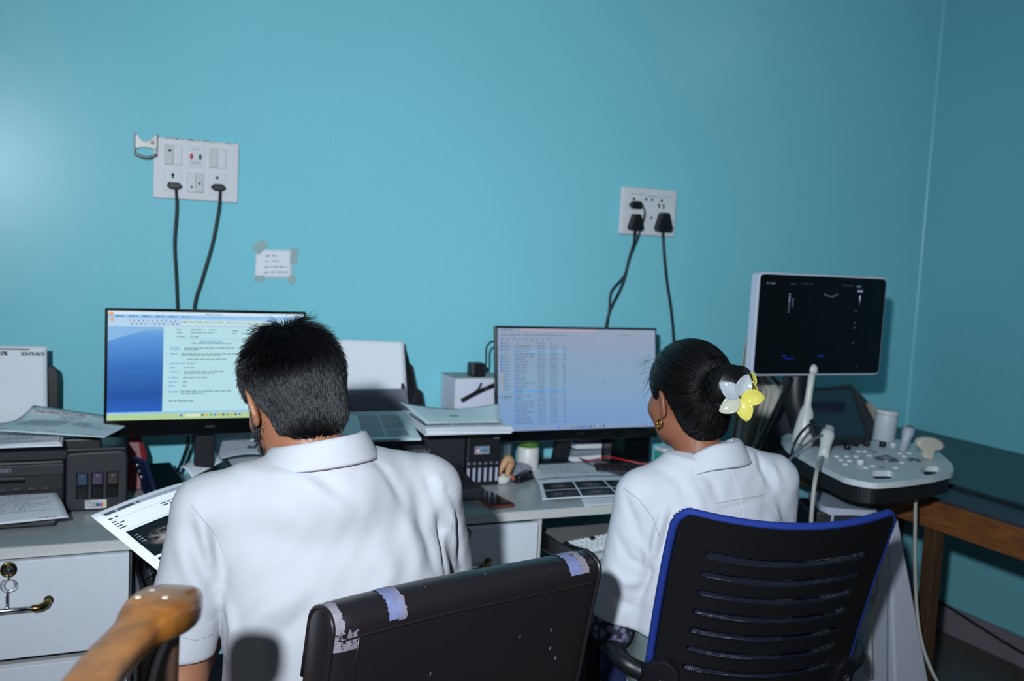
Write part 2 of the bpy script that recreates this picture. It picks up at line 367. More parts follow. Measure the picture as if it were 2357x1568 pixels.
# ------------------------------------------------------------------ right socket plate
pr = thing('socket_plate', 'smaller white combined socket plate with three black plugs', 'socket plate', (1.99, WY, 1.65))
x0, x1, z0, z1 = 1.873, 2.113, 1.568, 1.742
G().box(((x0+x1)/2, WY-0.009, (z0+z1)/2), (x1-x0, 0.018, z1-z0)).build('plate', PL, pr, bevel=0.008, seg=3)
YR = WY-0.0185
def onR(px, py): p = pY(px, py, YR); return p
def hole(px, py, r=0.005): 
    p = onR(px, py); G().lathe([(r, 0), (r, 0.0012)], (p.x, YR, p.z), (0, -1, 0), 12).build('hole', HOLE, pr)
for a in ((1459, 458), (1523, 462)): hole(*a, 0.0052)
for a in ((1517, 471), (1517, 476), (1527, 472), (1527, 478)): hole(*a, 0.0045)
for a in ((1487, 459), (1501, 460), (1499, 501)):
    p = onR(*a); G().box((p.x, YR-0.001, p.z), (0.008, 0.004, 0.011)).build('switch_mark', MIDGREY, pr, bevel=0.001)
q = G(); S = flat((x0, YR-0.0005, z1), (1, 0, 0), (0, 0, -1)); words(q, S, 0.04, 0.10, 0.026, 0.004, seed=9); words(q, S, 0.11, 0.16, 0.03, 0.006, seed=10); words(q, S, 0.165, 0.21, 0.028, 0.004, seed=11); tag(q.build('print', INKL, pr), kind='stuff')
for r_ in (0, 1):
    for c_ in (0, 1): G().box((x0+0.055+0.125*c_, YR+0.0005, z0+0.05+0.078*r_), (0.082, 0.002, 0.068)).build('module', PL, pr, bevel=0.001)
def cord3(plugpx, kind, path, lab, r=0.0038):
    c = pY(plugpx[0], plugpx[1], YR-0.01)
    t = thing('power_lead', lab, 'cord', (c.x, YR, c.z), group='cords of the smaller socket plate')
    if kind == 2: plug2(t, (c.x, YR-0.001, c.z), 0.055, 0.028, 0.022)
    else: plug3(t, (c.x, YR-0.001, c.z), 0.055 if kind == 3 else 0.066, 0.06 if kind == 3 else 0.072)
    P = [pY(q_[0], q_[1], WY-(0.038 if i == 0 else 0.046)) for i, q_ in enumerate(path)]; P.append(V(P[-1].x, WY-0.03, 0.95)); P.append(V(P[-1].x-0.02, WY-0.03, DZ+0.006))
    G().tube(smoothpath(P, 6), r, 8).build('cable', CABLE, t, smooth=True)
cord3((1464, 472), 2, [(1476, 471), (1484, 486), (1480, 510), (1470, 540), (1450, 590), (1436, 635), (1407, 670), (1402, 710), (1396, 760), (1396, 810)], 'thin black cord with flat plug curling from the top of the smaller socket plate', 0.0034)
cord3((1461, 512), 3, [(1460, 535), (1458, 560), (1446, 600), (1437, 640), (1424, 672), (1403, 715), (1393, 760), (1390, 810)], 'black cord from the lower left plug of the smaller socket plate')
cord3((1525, 512), 4, [(1526, 540), (1528, 580), (1535, 650), (1544, 710), (1550, 775), (1553, 850), (1556, 950)], 'thick black cord from the big right plug of the smaller socket plate', 0.0048)

# ------------------------------------------------------------------ note taped to the wall
nt_ = thing('taped_note', 'small handwritten white note taped to the wall', 'note', (0.63, WY, 1.41))
def Snote(u, v, off=0.0):
    # u 0..0.118, v 0..0.09
    return V(0.573+u+0.004*(1-v/0.09)*(1-u/0.118), WY-0.0012-off-0.001*sin(u*40), 1.452-v+0.004*u/0.118)
G().slab(lambda a, b: Snote(a*0.118, 0.09*b), 8, 6, 0.0004).build('paper', PAPER, nt_, smooth=True)
q = G()
for i, (a, b, v) in enumerate(((0.03, 0.055, 0.02), (0.03, 0.062, 0.037), (0.028, 0.088, 0.056), (0.028, 0.092, 0.072))):
    words(q, Snote, a, a+0.014, v, 0.0055, seed=20+i); words(q, Snote, a+0.02, b+0.012, v-0.001, 0.0055, seed=30+i)
tag(q.build('handwriting', INKL, nt_), kind='stuff')
TAPE = mat('old_tape', (152, 178, 178), 0.3)
for c, ang, sz in (((0.588, 1.462), 0.75, (0.03, 0.045)), ((0.694, 1.438), 0.05, (0.022, 0.05)), ((0.588, 1.362), 0.0, (0.03, 0.02)), ((0.69, 1.362), 0.6, (0.02, 0.03))):
    G().box((c[0], WY-0.0032, c[1]), (sz[0], 0.0008, sz[1]), (0, ang, 0)).build('tape', TAPE, nt_)

# ================================================================== DESK
LAM = mat('laminate_top', (176, 182, 182), 0.28, bump=(40, 0.12, 0.0006), var=(30, 0.05), stretch=(6, 0.6, 1))
LAME = mat('laminate_edge', (196, 196, 192), 0.4, var=(30, 0.06), stretch=(8, 1, 0.5))
LAMD = mat('drawer_laminate', (212, 216, 224), 0.45, var=(60, 0.05))
GAPK = mat('gap_black', (12, 12, 13), 0.7)
wt = thing('worktop', 'long pale grey laminate desk top along the wall', 'desk top', (0.3, DY, DZ))
X0, X1 = -1.3, 1.98
G().box(((X0+X1)/2, (DY+WY)/2+0.001, DZ-0.0135), (X1-X0, WY-DY-0.004, 0.026)).build('board', LAM, wt)
G().box(((X0+X1)/2, DY-0.0005, DZ-0.0135), (X1-X0, 0.003, 0.0255)).build('edge_band', LAME, wt)
def handle(par, xa, xb, z, y):
    h = G().tube(smoothpath([V(xa, y-0.03, z), V(xb-0.03, y-0.03, z)], 4), 0.0065, 12).build('handle', CHROME, par, smooth=True)
    for x_, s_ in ((xa, -1), (xb-0.03, 1)):
        G().tube(smoothpath([V(x_-s_*0.004, y-0.03, z), V(x_+s_*0.012, y-0.029, z), V(x_+s_*0.026, y-0.018, z+0.004), V(x_+s_*0.03, y-0.002, z+0.006)], 5), 0.0085, 12).build('handle_end', BRASS, h, smooth=True)
        G().lathe([(0.011, 0), (0.011, 0.004), (0.004, 0.006)], (x_+s_*0.03, y, z+0.006), (0, -1, 0), 14).build('handle_foot', BRASS, h, smooth=True)
    return h
def lock(par, x, z, y):
    l = G().lathe([(0.018, 0), (0.018, 0.004), (0.0145, 0.006), (0.0125, 0.003), (0.0, 0.003)], (x, y, z), (0, -1, 0), 24).build('lock', BRASS, par, smooth=True)
    G().lathe([(0.0105, 0.002), (0.0105, 0.0065), (0.0, 0.007)], (x, y, z), (0, -1, 0), 18).build('lock_barrel', CHROME, l, smooth=True)
    return l
yf = DY
cabL = thing('drawer_cabinet', 'white drawer cabinet with keys hanging in its lock at the left', 'cabinet', (-0.2, DY, 0))
G().box((-0.33, DY+0.31, 0.36), (1.02, 0.58, 0.715)).build('carcass', GAPK, cabL)
dz = [(0.4895, 0.7215), (0.25, 0.463), (0.03, 0.235)]
for i, (a, b) in enumerate(dz):
    d = G().box((-0.25, yf-0.009+(0.012 if i else 0), (a+b)/2), (0.845, 0.02, b-a)).build('drawer', LAMD, cabL, bevel=0.0015)
    if i == 1: G().box((-0.25, yf+0.003, b+0.005), (0.845, 0.02, 0.009)).build('drawer_edge', WHITEP, d)
    if i < 2:
        handle(d, -0.21, -0.028+0.03-0.005, (0.617 if i == 0 else 0.37), yf-0.019+(0.012 if i else 0))
    if i == 0: lock(d, -0.087, 0.704, yf-0.019)
G().box((0.1775, DY+0.3, 0.36), (0.004, 0.61, 0.72)).build('side_trim', STEEL, cabL)
# keys in the lock: a thing of their own
ks = thing('key_ring', 'two keys on steel rings hanging from the left drawer lock', 'keys', (-0.087, yf-0.03, 0.66))
kx, kz = -0.087, 0.704
G().box((kx, yf-0.032, kz-0.006), (0.003, 0.022, 0.024)).build('key', BRASS, ks, bevel=0.001)
for cx_, r_ in ((kx-0.002, 0.0145), (kx+0.004, 0.013)):
    G().tube([V(cx_+r_*cos(a), yf-0.036+0.003*sin(a), kz-0.032+r_*sin(a)) for a in [2*pi*k/24 for k in range(25)]], 0.0009, 6).build('ring', CHROME, ks, smooth=True)
kb = G().box((kx-0.002, yf-0.034, kz-0.068), (0.0035, 0.008, 0.052)); 
for k in range(6): kb.box((kx-0.0045, yf-0.034, kz-0.06-k*0.006), (0.0025, 0.004, 0.003))
kb.build('key', CHROME, ks)

cabM = thing('drawer_cabinet', 'white drawer cabinet under the desk between the two seated people', 'cabinet', (1.0, DY, 0))
G().box((1.06, DY+0.31, 0.36), (0.42, 0.58, 0.715)).build('carcass', GAPK, cabM)
for i, (a, b) in enumerate(((0.49, 0.7185), (0.25, 0.463), (0.03, 0.235))):
    d = G().box((1.055, yf-0.009, (a+b)/2), (0.432, 0.02, b-a)).build('drawer', LAMD, cabM, bevel=0.0015)
    if i < 2: handle(d, 0.92, 1.118, 0.612 if i == 0 else 0.37, yf-0.019)
    if i == 0: lock(d, 1.044, 0.703, yf-0.019)
G().box((1.285, DY+0.3, 0.36), (0.012, 0.6, 0.722)).build('side_panel', LAME, cabM)
# keyboard trays
TRAY = mat('tray_board', (150, 148, 146), 0.5, var=(30, 0.05))
for xa, xb, lab in ((0.20, 0.81, 'pull-out keyboard shelf in front of the man'), (1.32, 1.85, 'pull-out keyboard shelf in front of the woman')):
    tr = thing('keyboard_shelf', lab, 'shelf', ((xa+xb)/2, DY, 0.62))
    G().box(((xa+xb)/2, 2.50, 0.625), (xb-xa, 0.40, 0.016)).build('board', TRAY, tr, bevel=0.001)
    for x_ in (xa-0.008, xb+0.008): G().box((x_, 2.52, 0.65), (0.012, 0.46, 0.045)).build('rail', BLACK, tr, bevel=0.002)
G().box((1.965, DY+0.31, 0.36), (0.018, 0.6, 0.722)).build('desk_end_panel', LAME, wt)
# ================================================================== SCREENS
def emat(name, c, k=1.0): return mat('screen_'+name, c, 0.25, emit=k, var=(40, 0.02))
def grad_emit(name, stops, k=1.0):
    m = mat('screen_'+name, (20, 20, 20), 0.25, emit=k); nt = m.node_tree; N = nt.nodes.new; L = nt.links.new
    uv = N('ShaderNodeUVMap'); sp = N('ShaderNodeSeparateXYZ'); cr = N('ShaderNodeValToRGB'); L(uv.outputs['UV'], sp.inputs[0]); L(sp.outputs['Y'], cr.inputs['Fac'])
    el = cr.color_ramp.elements
    el[0].position = stops[0][0]; el[0].color = (*lin(stops[0][1]), 1); el[1].position = stops[-1][0]; el[1].color = (*lin(stops[-1][1]), 1)
    for p, c in stops[1:-1]: e = el.new(p); e.color = (*lin(c), 1)
    L(cr.outputs['Color'], nt.nodes['Principled BSDF'].inputs['Emission Color']); return m
UVI = lambda a, b: (a, b)
def monitor(lab, tl, w, h, tilt, bez=0.0075, chin=0.03, cat='monitor', neck=True, basey=0.09, footw=0.2, back=0.05):
    """flat screen on a stand; tl = top left outer corner, leaning back by tilt"""
    tl = Vector(tl); dn = V(0, -sin(tilt), -cos(tilt)); nr = V(0, -cos(tilt), sin(tilt))
    c = tl + V(w/2, 0, 0) + dn*(h/2)
    t = thing('monitor', lab, cat, (c.x, c.y+0.06, DZ))
    R = Matrix(((1, 0, 0), (0, cos(tilt), -sin(tilt)), (0, sin(tilt), cos(tilt))))
    R = Matrix((V(1, 0, 0), -nr, -dn)).transposed()
    G().box(c-nr*0.008, (w, 0.016, h), R).build('frame', GLOSSK, t, bevel=0.003)
    G().box(c-nr*0.030+dn*0.02, (w*0.55, 0.03, h*0.55), R).build('back_shell', BLACK, t, bevel=0.012)
    if neck:
        n = G(); b0 = V(c.x, c.y+back, DZ+0.012); n.bar(b0, c-nr*0.04, 0.055, 0.022, up=(0, 1, 0)); n.build('neck', BLACK, t, bevel=0.004)
        G().box((c.x, c.y+back-0.015, DZ+0.006), (footw, 0.17, 0.012)).build('foot', BLACK, t, bevel=0.004)
    S = flat(tl + V(bez, 0, 0) + dn*bez + nr*0.0004, (1, 0, 0), dn)
    sw, sh = w-2*bez, h-bez-chin
    return t, S, sw, sh
# ------- left monitor: a report in a word processor
TLa = pY(242, 709, 2.85); 
t, S, sw, sh = monitor('left monitor showing a typed report beside a blue panel', (TLa.x, 2.85, TLa.z), 0.5375, 0.3505, 0.0, chin=0.046, footw=0.10)
blue = grad_emit('blue_panel', [(0, (118, 168, 218)), (0.12, (84, 146, 214)), (0.45, (44, 108, 188)), (0.8, (22, 78, 158)), (1, (30, 96, 190))])
cols = [emat('title', (206, 226, 240)), emat('tabs', (142, 190, 236)), emat('ribbon', (176, 206, 232)), blue, emat('page', (178, 220, 228)), emat('status', (150, 196, 236)), emat('taskbar', (176, 206, 152)),
        emat('ink', (96, 122, 126)), emat('inkblue', (86, 150, 210)), emat('style', (198, 222, 214)), emat('orange', (226, 150, 60)), emat('iconk', (40, 60, 90)), emat('icong', (60, 160, 120)), emat('search', (214, 226, 200)), emat('iconb', (40, 110, 220)), emat('swoosh', (128, 178, 222))]
g = G(); R_ = lambda a, b, c, d, m, off=0.0003: rect(g, S, a*sw, b*sh, c*sw, d*sh, m, off, 1, 1, UVI)
R_(0, 0, 1, 0.03, 0); R_(0, 0.03, 1, 0.062, 1); R_(0, 0.062, 1, 0.14, 2); R_(0, 0.14, 0.27, 0.925, 3); R_(0.27, 0.14, 0.755, 0.925, 4); R_(0.755, 0.14, 1, 0.925, 3); R_(0, 0.925, 1, 0.943, 5); R_(0, 0.943, 1, 1, 6)
scr = g.build('screen', cols, t)
g = G()
nS = 16
g.add([S(0, 0.142*sh, 0.0006)] + [S(0.27*sw*k/nS, sh*(0.275-0.115*sin(pi/2*k/nS)), 0.0006) for k in range(nS+1)] + [S(0.27*sw, 0.142*sh, 0.0006)], [tuple(range(nS+3))], 15)
W_ = lambda a, b, v, h, m, sd: words(g, S, a*sw, b*sw, v*sh, h*sh, mi=m, seed=sd, off=0.0007)
for k in range(12): R_(0.36+k*0.0375, 0.075, 0.392+k*0.0375, 0.118, 9, 0.0006)
for k in range(12): W_(0.363+k*0.0375, 0.388+k*0.0375, 0.094, 0.012, 7, k)
for k in range(6): W_(0.035+0.065*k, 0.075+0.065*k, 0.046, 0.012, 11, 50+k)
for k in range(22): R_(0.10+k*0.0112, 0.078 + 0.026*(k % 2), 0.106+k*0.0112, 0.090+0.026*(k % 2), 10 if k in (0, 9, 17) else 11, 0.0006)
R_(0.004, 0.012, 0.026, 0.04, 10, 0.0006); R_(0.012, 0.065, 0.026, 0.09, 10, 0.0006); W_(0.48, 0.56, 0.02, 0.012, 7, 77)
pg = [(0.335, 0.36, .165, 7), (0.405, 0.47, .165, 7), (0.5, 0.54, .165, 7), (0.62, 0.65, .17, 7), (0.335, 0.365, .19, 7), (0.405, 0.52, .19, 7), (0.62, 0.64, .195, 7), (0.67, 0.71, .195, 7), (0.335, 0.375, .228, 7), (0.405, 0.45, .228, 7),
      (0.455, 0.57, .275, 8), (0.41, 0.615, .29, 7), (0.305, 0.355, .33, 8), (0.305, 0.355, .348, 8), (0.375, 0.64, .335, 7), (0.375, 0.45, .35, 7), (0.305, 0.345, .388, 8), (0.36, 0.70, .388, 7), (0.36, 0.56, .405, 7), (0.39, 0.59, .442, 7),
      (0.305, 0.38, .48, 8), (0.39, 0.435, .48, 7), (0.305, 0.335, .518, 8), (0.375, 0.425, .518, 7), (0.305, 0.35, .556, 8), (0.375, 0.585, .556, 7), (0.375, 0.54, .573, 7), (0.30, 0.355, .612, 8), (0.37, 0.50, .612, 7), (0.30, 0.345, .652, 8), (0.37, 0.395, .652, 7),
      (0.30, 0.33, .69, 8), (0.37, 0.395, .69, 7), (0.30, 0.35, .745, 8), (0.36, 0.63, .742, 7), (0.36, 0.485, .762, 7), (0.30, 0.43, .83, 7)]
for i, (a, b, v, m) in enumerate(pg): W_(a, b, v, 0.0125, m, 100+i)
R_(0.335, 0.247, 0.71, 0.2485, 7, 0.0006)
R_(0.36, 0.955, 0.37, 0.975, 14, 0.0006); R_(0.385, 0.953, 0.46, 0.978, 13, 0.0006)
for k, m in enumerate((11, 10, 12, 14, 10, 11, 12, 10, 11, 14)): R_(0.47+0.0215*k, 0.956, 0.481+0.0215*k, 0.974, m, 0.0006)
tag(g.build('screen_content', cols, scr), kind='stuff')
q = G(); rect(q, S, sw*0.49, sh+0.020, sw*0.54, sh+0.026, 0, 0.0004); q.build('badge', DKGREY, t)

# ------- right monitor: a file list
TLb = pY(1140, 750, 2.93)
t, S, sw, sh = monitor('right monitor showing a long file list on a pale blue screen', (TLb.x, 2.93, TLb.z), 0.615, 0.378, radians(8.0), chin=0.036, footw=0.12, back=0.12)
pale = grad_emit('pale', [(0, (150, 164, 186)), (0.25, (140, 164, 190)), (0.6, (134, 166, 198)), (1, (120, 158, 206))], 0.9)
cols = [pale, emat('bar2', (134, 156, 196), 0.9), emat('ink2', (92, 112, 138)), emat('hl2', (96, 160, 214)), emat('hl2b', (126, 172, 214)), emat('blue2', (52, 98, 190)), emat('yel2', (176, 160, 96)), emat('side2', (118, 138, 162)), emat('rose2', (176, 160, 176)), emat('ic2', (30, 90, 220)), emat('dk2', (40, 50, 70))]
g = G(); R_ = lambda a, b, c, d, m, off=0.0003: rect(g, S, a*sw, b*sh, c*sw, d*sh, m, off, 1, 1, UVI)
R_(0, 0, 1, 0.955, 0); R_(0, 0.955, 1, 1, 1); scr = g.build('screen', cols, t)
g = G(); W_ = lambda a, b, v, h, m, sd: words(g, S, a*sw, b*sw, v*sh, h*sh, mi=m, seed=sd, off=0.0007)
R_(0.14, 0.004, 0.6, 0.026, 8, 0.0005); W_(0.02, 0.09, 0.018, 0.014, 2, 1); W_(0.02, 0.14, 0.065, 0.014, 2, 2); W_(0.15, 0.42, 0.065, 0.012, 2, 3); W_(0.76, 0.85, 0.06, 0.012, 2, 33)
for k in range(9): W_(0.02+0.035*k, 0.035+0.035*k, 0.108, 0.014, 2, 40+k)
R_(0.1, 0.216, 0.415, 0.236, 4, 0.0005); R_(0.1, 0.606, 0.415, 0.624, 3, 0.0005); R_(0.0, 0.655, 0.085, 0.675, 7, 0.0005)
for k in range(30):
    v = 0.175+k*0.0258
    if v > 0.94: break
    r_ = random.Random(k*5); R_(0.103, v-0.008, 0.109, v+0.006, 5, 0.0006); W_(0.113, 0.113+r_.uniform(0.02, 0.11), v, 0.014, 2, 200+k); W_(0.238, 0.283, v, 0.013, 2, 240+k); W_(0.315, 0.36, v, 0.013, 2, 280+k); W_(0.396, 0.413, v, 0.013, 2, 320+k)
W_(0.113, 0.13, 0.145, 0.012, 2, 400); W_(0.238, 0.28, 0.145, 0.012, 2, 401); W_(0.315, 0.33, 0.145, 0.012, 2, 402)
for k, v in enumerate((0.145, 0.175, 0.205, 0.265, 0.295, 0.325, 0.355, 0.385, 0.415, 0.445, 0.475, 0.505, 0.535, 0.565, 0.595, 0.665, 0.69)):
    R_(0.017, v-0.008, 0.028, v+0.006, 6 if 8 < k < 15 else (5 if k < 9 else 3), 0.0006); W_(0.032, 0.07, v, 0.013, 2, 500+k)
R_(0.36, 0.966, 0.37, 0.985, 9, 0.0006); R_(0.44, 0.966, 0.47, 0.985, 7, 0.0006)
for k, m in enumerate((2, 10, 9, 5, 10, 2, 6, 2, 10)): R_(0.48+0.021*k, 0.968, 0.490+0.021*k, 0.985, m, 0.0006)
R_(0.655, 0.52, 0.662, 0.535, 2, 0.0006); W_(0.9, 0.98, 0.973, 0.012, 2, 600)
tag(g.build('screen_content', cols, scr), kind='stuff')
q = G(); rect(q, S, sw*0.48, sh+0.012, sw*0.53, sh+0.017, 0, 0.0004); q.build('badge', DKGREY, t)

# ================================================================== PAPERS
class Sheet:
    """paper laid over four corners, with an optional bulge along its normal"""
    def __init__(s, tl, tr, br, bl, w, h, bulge=None):
        s.c = [Vector(p) for p in (tl, tr, br, bl)]; s.w = w; s.h = h; s.b = bulge or (lambda a, b: 0)
        s.n = (s.c[3]-s.c[0]).cross(s.c[1]-s.c[0]).normalized()
    def __call__(s, u, v, off=0.0):
        a, b = u/s.w, v/s.h; A, B, C_, D = s.c
        return (A*(1-a)+B*a)*(1-b) + (D*(1-a)+C_*a)*b + s.n*(s.b(a, b)+off)
    def mesh(s, g, th=0.0005, nu=14, nv=14, mi=0): 
        # slab thickens away from the printed face
        g.slab(lambda a, b: s((1-a)*s.w, b*s.h), nu, nv, th, mi)
        return g
def paper(name, lab, S, prints=None, m=PAPER, cat='paper', group=None, th=0.0005, pmats=None):
    cen = sum(S.c, Vector())/4
    t = thing(name, lab, cat, cen, group=group)
    S.mesh(G(), th).build('sheet', m, t, smooth=True)
    if prints:
        g = G(); prints(g, S); tag(g.build('print', pmats or [INK, INKL, INKR, INKB, SCAN, INKD], t), kind='stuff')
    return t
# --- sheet of scans held by the man
def pr_scan(g, S):
    w, h = S.w, S.h
    rect(g, S, w*0.06, h*0.025, w*0.97, h*0.05, 1); words(g, S, w*0.07, w*0.32, h*0.043, 0.008, seed=88, off=0.0009)
    words(g, S, w*0.06, w*0.13, h*0.085, 0.005, seed=1); 
    for k in range(4): words(g, S, w*0.06, w*(0.10+0.03*(k % 2)), h*(0.115+0.02*k), 0.004, seed=3+k)
    for k in range(2): words(g, S, w*0.42, w*0.62, h*(0.115+0.018*k), 0.004, seed=9+k)
    for k in range(5): words(g, S, w*0.69, w*0.80, h*(0.07+0.018*k), 0.004, seed=19+k)
    rect(g, S, w*0.06, h*0.1, w*0.95, h*0.1015, 1, 0.0007); rect(g, S, w*0.06, h*0.2, w*0.95, h*0.2015, 1, 0.0007)
    for r in range(3):
        for c in range(2):
            u0, v0 = w*(0.07+0.45*c), h*(0.215+0.26*r)
            rect(g, S, u0, v0, u0+w*0.42, v0+h*0.24, 4, 0.0007, 6, 6, lambda a, b, r=r, c=c: (a+c*3.0, b+r*2.0))
            for k in range(4): words(g, S, u0+w*0.02, u0+w*0.05, v0+h*(0.05+0.02*k), 0.003, mi=1, seed=60+k+r*9+c, off=0.001)
sTL, sTR, sBLv = pY(208, 1187, 1.95), pY(498, 1091, 2.05), pY(385, 1332, 1.845)
dl = (sBLv-sTL).normalized(); wS = (sTR-sTL).length; hS = 0.30; 
Shold = Sheet(sTL, sTR, sTR+dl*hS, sTL+dl*hS, wS, hS, lambda a, b: 0.012*sin(pi*a)*(1-0.4*b))
rep = paper('scan_report', 'printed sheet of ultrasound pictures in the hands of the man', Shold, pr_scan, cat='paper')
# a second sheet kept behind it
Sb = Sheet(*[p - Shold.n*0.003 + dl*0.008 + V(0.002, 0, 0) for p in Shold.c], wS, hS, lambda a, b: 0.010*sin(pi*a))
Sb.mesh(G(), 0.0005).build('second_sheet', PAPER, rep, smooth=True)

# ================================================================== LEFT PRINTER
cn = thing('printer', 'black ink tank printer at the left end of the desk', 'printer', (-0.04, 2.93, DZ))
px0, px1, py0, py1 = -0.262, 0.186, 2.79, 3.10
G().box((-0.115, 2.945, DZ+0.075), (0.295, 0.31, 0.13)).build('body', BLACK, cn, bevel=0.006)
g = G(); pr_ = [V(0.034, 0, 0.752), V(0.034, 0, 0.900), V(0.040, 0, 0.909), V(0.170, 0, 0.912), V(0.182, 0, 0.905), V(0.186, 0, 0.890), V(0.186, 0, 0.762), V(0.178, 0, 0.752)]
tk = g.prism(pr_, (0, 2.786, 0), (0, 3.08, 0)).build('ink_tank', DKGREY, cn, bevel=0.006, seg=3)
G().box((0.108, 2.93, 0.9125), (0.150, 0.27, 0.012)).build('tank_lid', BLACK, tk, bevel=0.004)
G().prism([V(-0.262, 0, 0.885), V(-0.262, 0, 0.945), V(0.112, 0, 0.945), V(0.122, 0, 0.935), V(0.122, 0, 0.9), V(0.03, 0, 0.885)], (0, 2.80, 0), (0, 3.08, 0)).build('scanner_lid', BLACK, cn, bevel=0.008, seg=3)
G().box((-0.115, 2.787, 0.868), (0.292, 0.012, 0.03)).build('front_fascia', DKGREY, cn, bevel=0.003)
Sf = flat((-0.262, 2.7805, 0.90), (1, 0, 0), (0, 0, -1)); q = G(); text_on(q, Sf, 'Canon', 0.170, 0.034, 0.020, 0, 0.0005, bold=0.0006, align='RIGHT'); q.build('brand_lettering', MIDGREY, cn)
G().box((-0.16, 2.785, 0.842), (0.20, 0.014, 0.008)).build('paper_slot', GLOSSK, cn, bevel=0.002)
for k in range(8): G().box((-0.25+0.034*k, 2.786, 0.814), (0.014, 0.012, 0.008)).build('feed_tooth', GLOSSK, cn)
G().box((-0.115, 2.79, 0.798), (0.285, 0.008, 0.03)).build('output_opening', GAPK, cn)
INKW = [mat('ink_window_%d' % i, c, 0.2, coat=0.4) for i, c in enumerate(((62, 76, 96), (84, 72, 96), (74, 64, 60)))]
for i, (a, b) in enumerate(((0.059, 0.089), (0.096, 0.126), (0.133, 0.163))):
    w = G().box(((a+b)/2, 2.7865, 0.820), (b-a, 0.006, 0.070)).build('ink_window', GLOSSK, tk, bevel=0.003)
    G().box(((a+b)/2, 2.7835, 0.838), (b-a-0.007, 0.003, 0.030)).build('ink_level_window', INKW[i], tk, bevel=0.001)
    G().prism([V((a+b)/2-0.004, 2.7815, 0.844), V((a+b)/2+0.004, 2.7815, 0.844), V((a+b)/2, 2.7815, 0.849)], (0, 0, 0), (0, 0.0008, 0)).build('level_mark', MIDGREY, tk)
lb = G().box((0.108, 2.7855, 0.7690), (0.053, 0.002, 0.023)).build('label', WHITEP, tk, bevel=0.0008)
Sl = flat((0.0815, 2.7843, 0.7805), (1, 0, 0), (0, 0, -1)); q = G()
text_on(q, Sl, 'Mega', 0.0035, 0.0105, 0.0115, 0, 0.0002); text_on(q, Sl, 'Tank', 0.0035, 0.0195, 0.0115, 0, 0.0002)
for k in range(4):
    ux = 0.030+0.0055*k; pts = [Sl(ux+0.0038*cos(a)*(1 if sin(a) < 0.2 else max(0.0, 1.15-sin(a)*1.15)), 0.0135-0.0045*sin(a)*(1.9 if sin(a) > 0 else 1), 0.0003+0.0001*k) for a in [2*pi*j/16 for j in range(16)]]
    q.add(pts, [tuple(range(16))], 1+k)
q.build('label_print', [INK, INK, mat('p_cyan', (30, 110, 200), 0.5), mat('p_magenta', (210, 50, 120), 0.5), mat('p_yellow', (232, 214, 70), 0.5)], lb)
G().prism([V(-0.24, 3.045, 0.945), V(-0.24, 3.045, 1.10), V(0.004, 3.05, 1.10), V(0.014, 3.05, 1.092), V(0.018, 3.05, 1.07), V(0.018, 3.05, 0.945)], (0, 0.012, 0), (0, 0.028, 0)).build('paper_support', BLACK, cn, bevel=0.003)
G().prism([V(-0.25, 0, 0.755), V(0.010, 0, 0.755), V(0.012, 0, 0.768), V(-0.25, 0, 0.768)], (0, 2.655, 0), (0, 2.79, 0)).build('output_tray', BLACK, cn, bevel=0.003)
# papers of the left printer
def pr_letter(g, S):
    w, h = S.w, S.h
    rect(g, S, w*0.03, h*0.03, w*0.80, h*0.045, 0)
    for k in range(4): words(g, S, w*0.04, w*0.24, h*(0.075+k*0.013), 0.004, mi=0, seed=k)
    for k in range(4): words(g, S, w*0.34, w*0.56, h*(0.075+k*0.013), 0.004, mi=0, seed=10+k)
    for k in range(3): words(g, S, w*0.70, w*0.97, h*(0.08+k*0.016), 0.004, mi=0, seed=20+k)
Sx = Sheet(V(-0.228, 3.040, 1.161), V(-0.0135, 3.040, 1.159), V(-0.010, 3.028, 0.935), V(-0.224, 3.028, 0.935), 0.215, 0.226)
paper('blank_letterhead', 'white letterhead standing in the feeder of the left printer', Sx, pr_letter)
def pr_out(g, S):
    w, h = S.w, S.h
    rect(g, S, w*0.2, h*0.08, w*0.78, h*0.11, 1); words(g, S, w*0.5, w*0.75, h*0.2, 0.006, mi=1, seed=1); 
    for k in range(9): words(g, S, w*(0.1+0.05*(k % 3)), w*(0.9-0.07*(k % 4)), h*(0.3+k*0.055), 0.005, mi=1, seed=k+5)
    words(g, S, w*0.72, w*0.9, h*0.95, 0.005, mi=2, seed=3)
So = Sheet(V(-0.225, 2.81, 0.806), V(0.010, 2.81, 0.806), V(0.040, 2.625, 0.782), V(-0.20, 2.60, 0.778), 0.235, 0.2, lambda a, b: 0.006*sin(pi*b))
paper('printed_page', 'printed page sliding out of the left printer', So, pr_out, PAPER)
# stack of forms on the left printer and the bent letter across it
def stack(name, lab, fl, fr, br, bl, z0, n, dz=0.0025, jit=0.006, prints=None, m=PAPER, seed=1, group=None, rise=0.0):
    r = random.Random(seed); cen = (Vector((*fl, z0))+Vector((*br, z0)))/2
    t = thing(name, lab, 'paper stack', cen, group=group)
    for k in range(n):
        d = V(r.uniform(-jit, jit), r.uniform(-jit, jit), 0); z = z0+dz*k+0.0005
        S = Sheet(V(*bl, z+rise)+d, V(*br, z+rise)+d, V(*fr, z)+d, V(*fl, z)+d, (Vector(fr)-Vector(fl)).length, (Vector(bl)-Vector(fl)).length, lambda a, b, k=k: dz*0.4*sin(3*a+k)*b)
        S.mesh(G(), dz*0.8, 8, 8).build('sheet', m, t, smooth=False)
    if prints: g = G(); prints(g, S); tag(g.build('print', [INK, INKL, INKR, INKB, SCAN, INKD], t), kind='stuff')
    return t
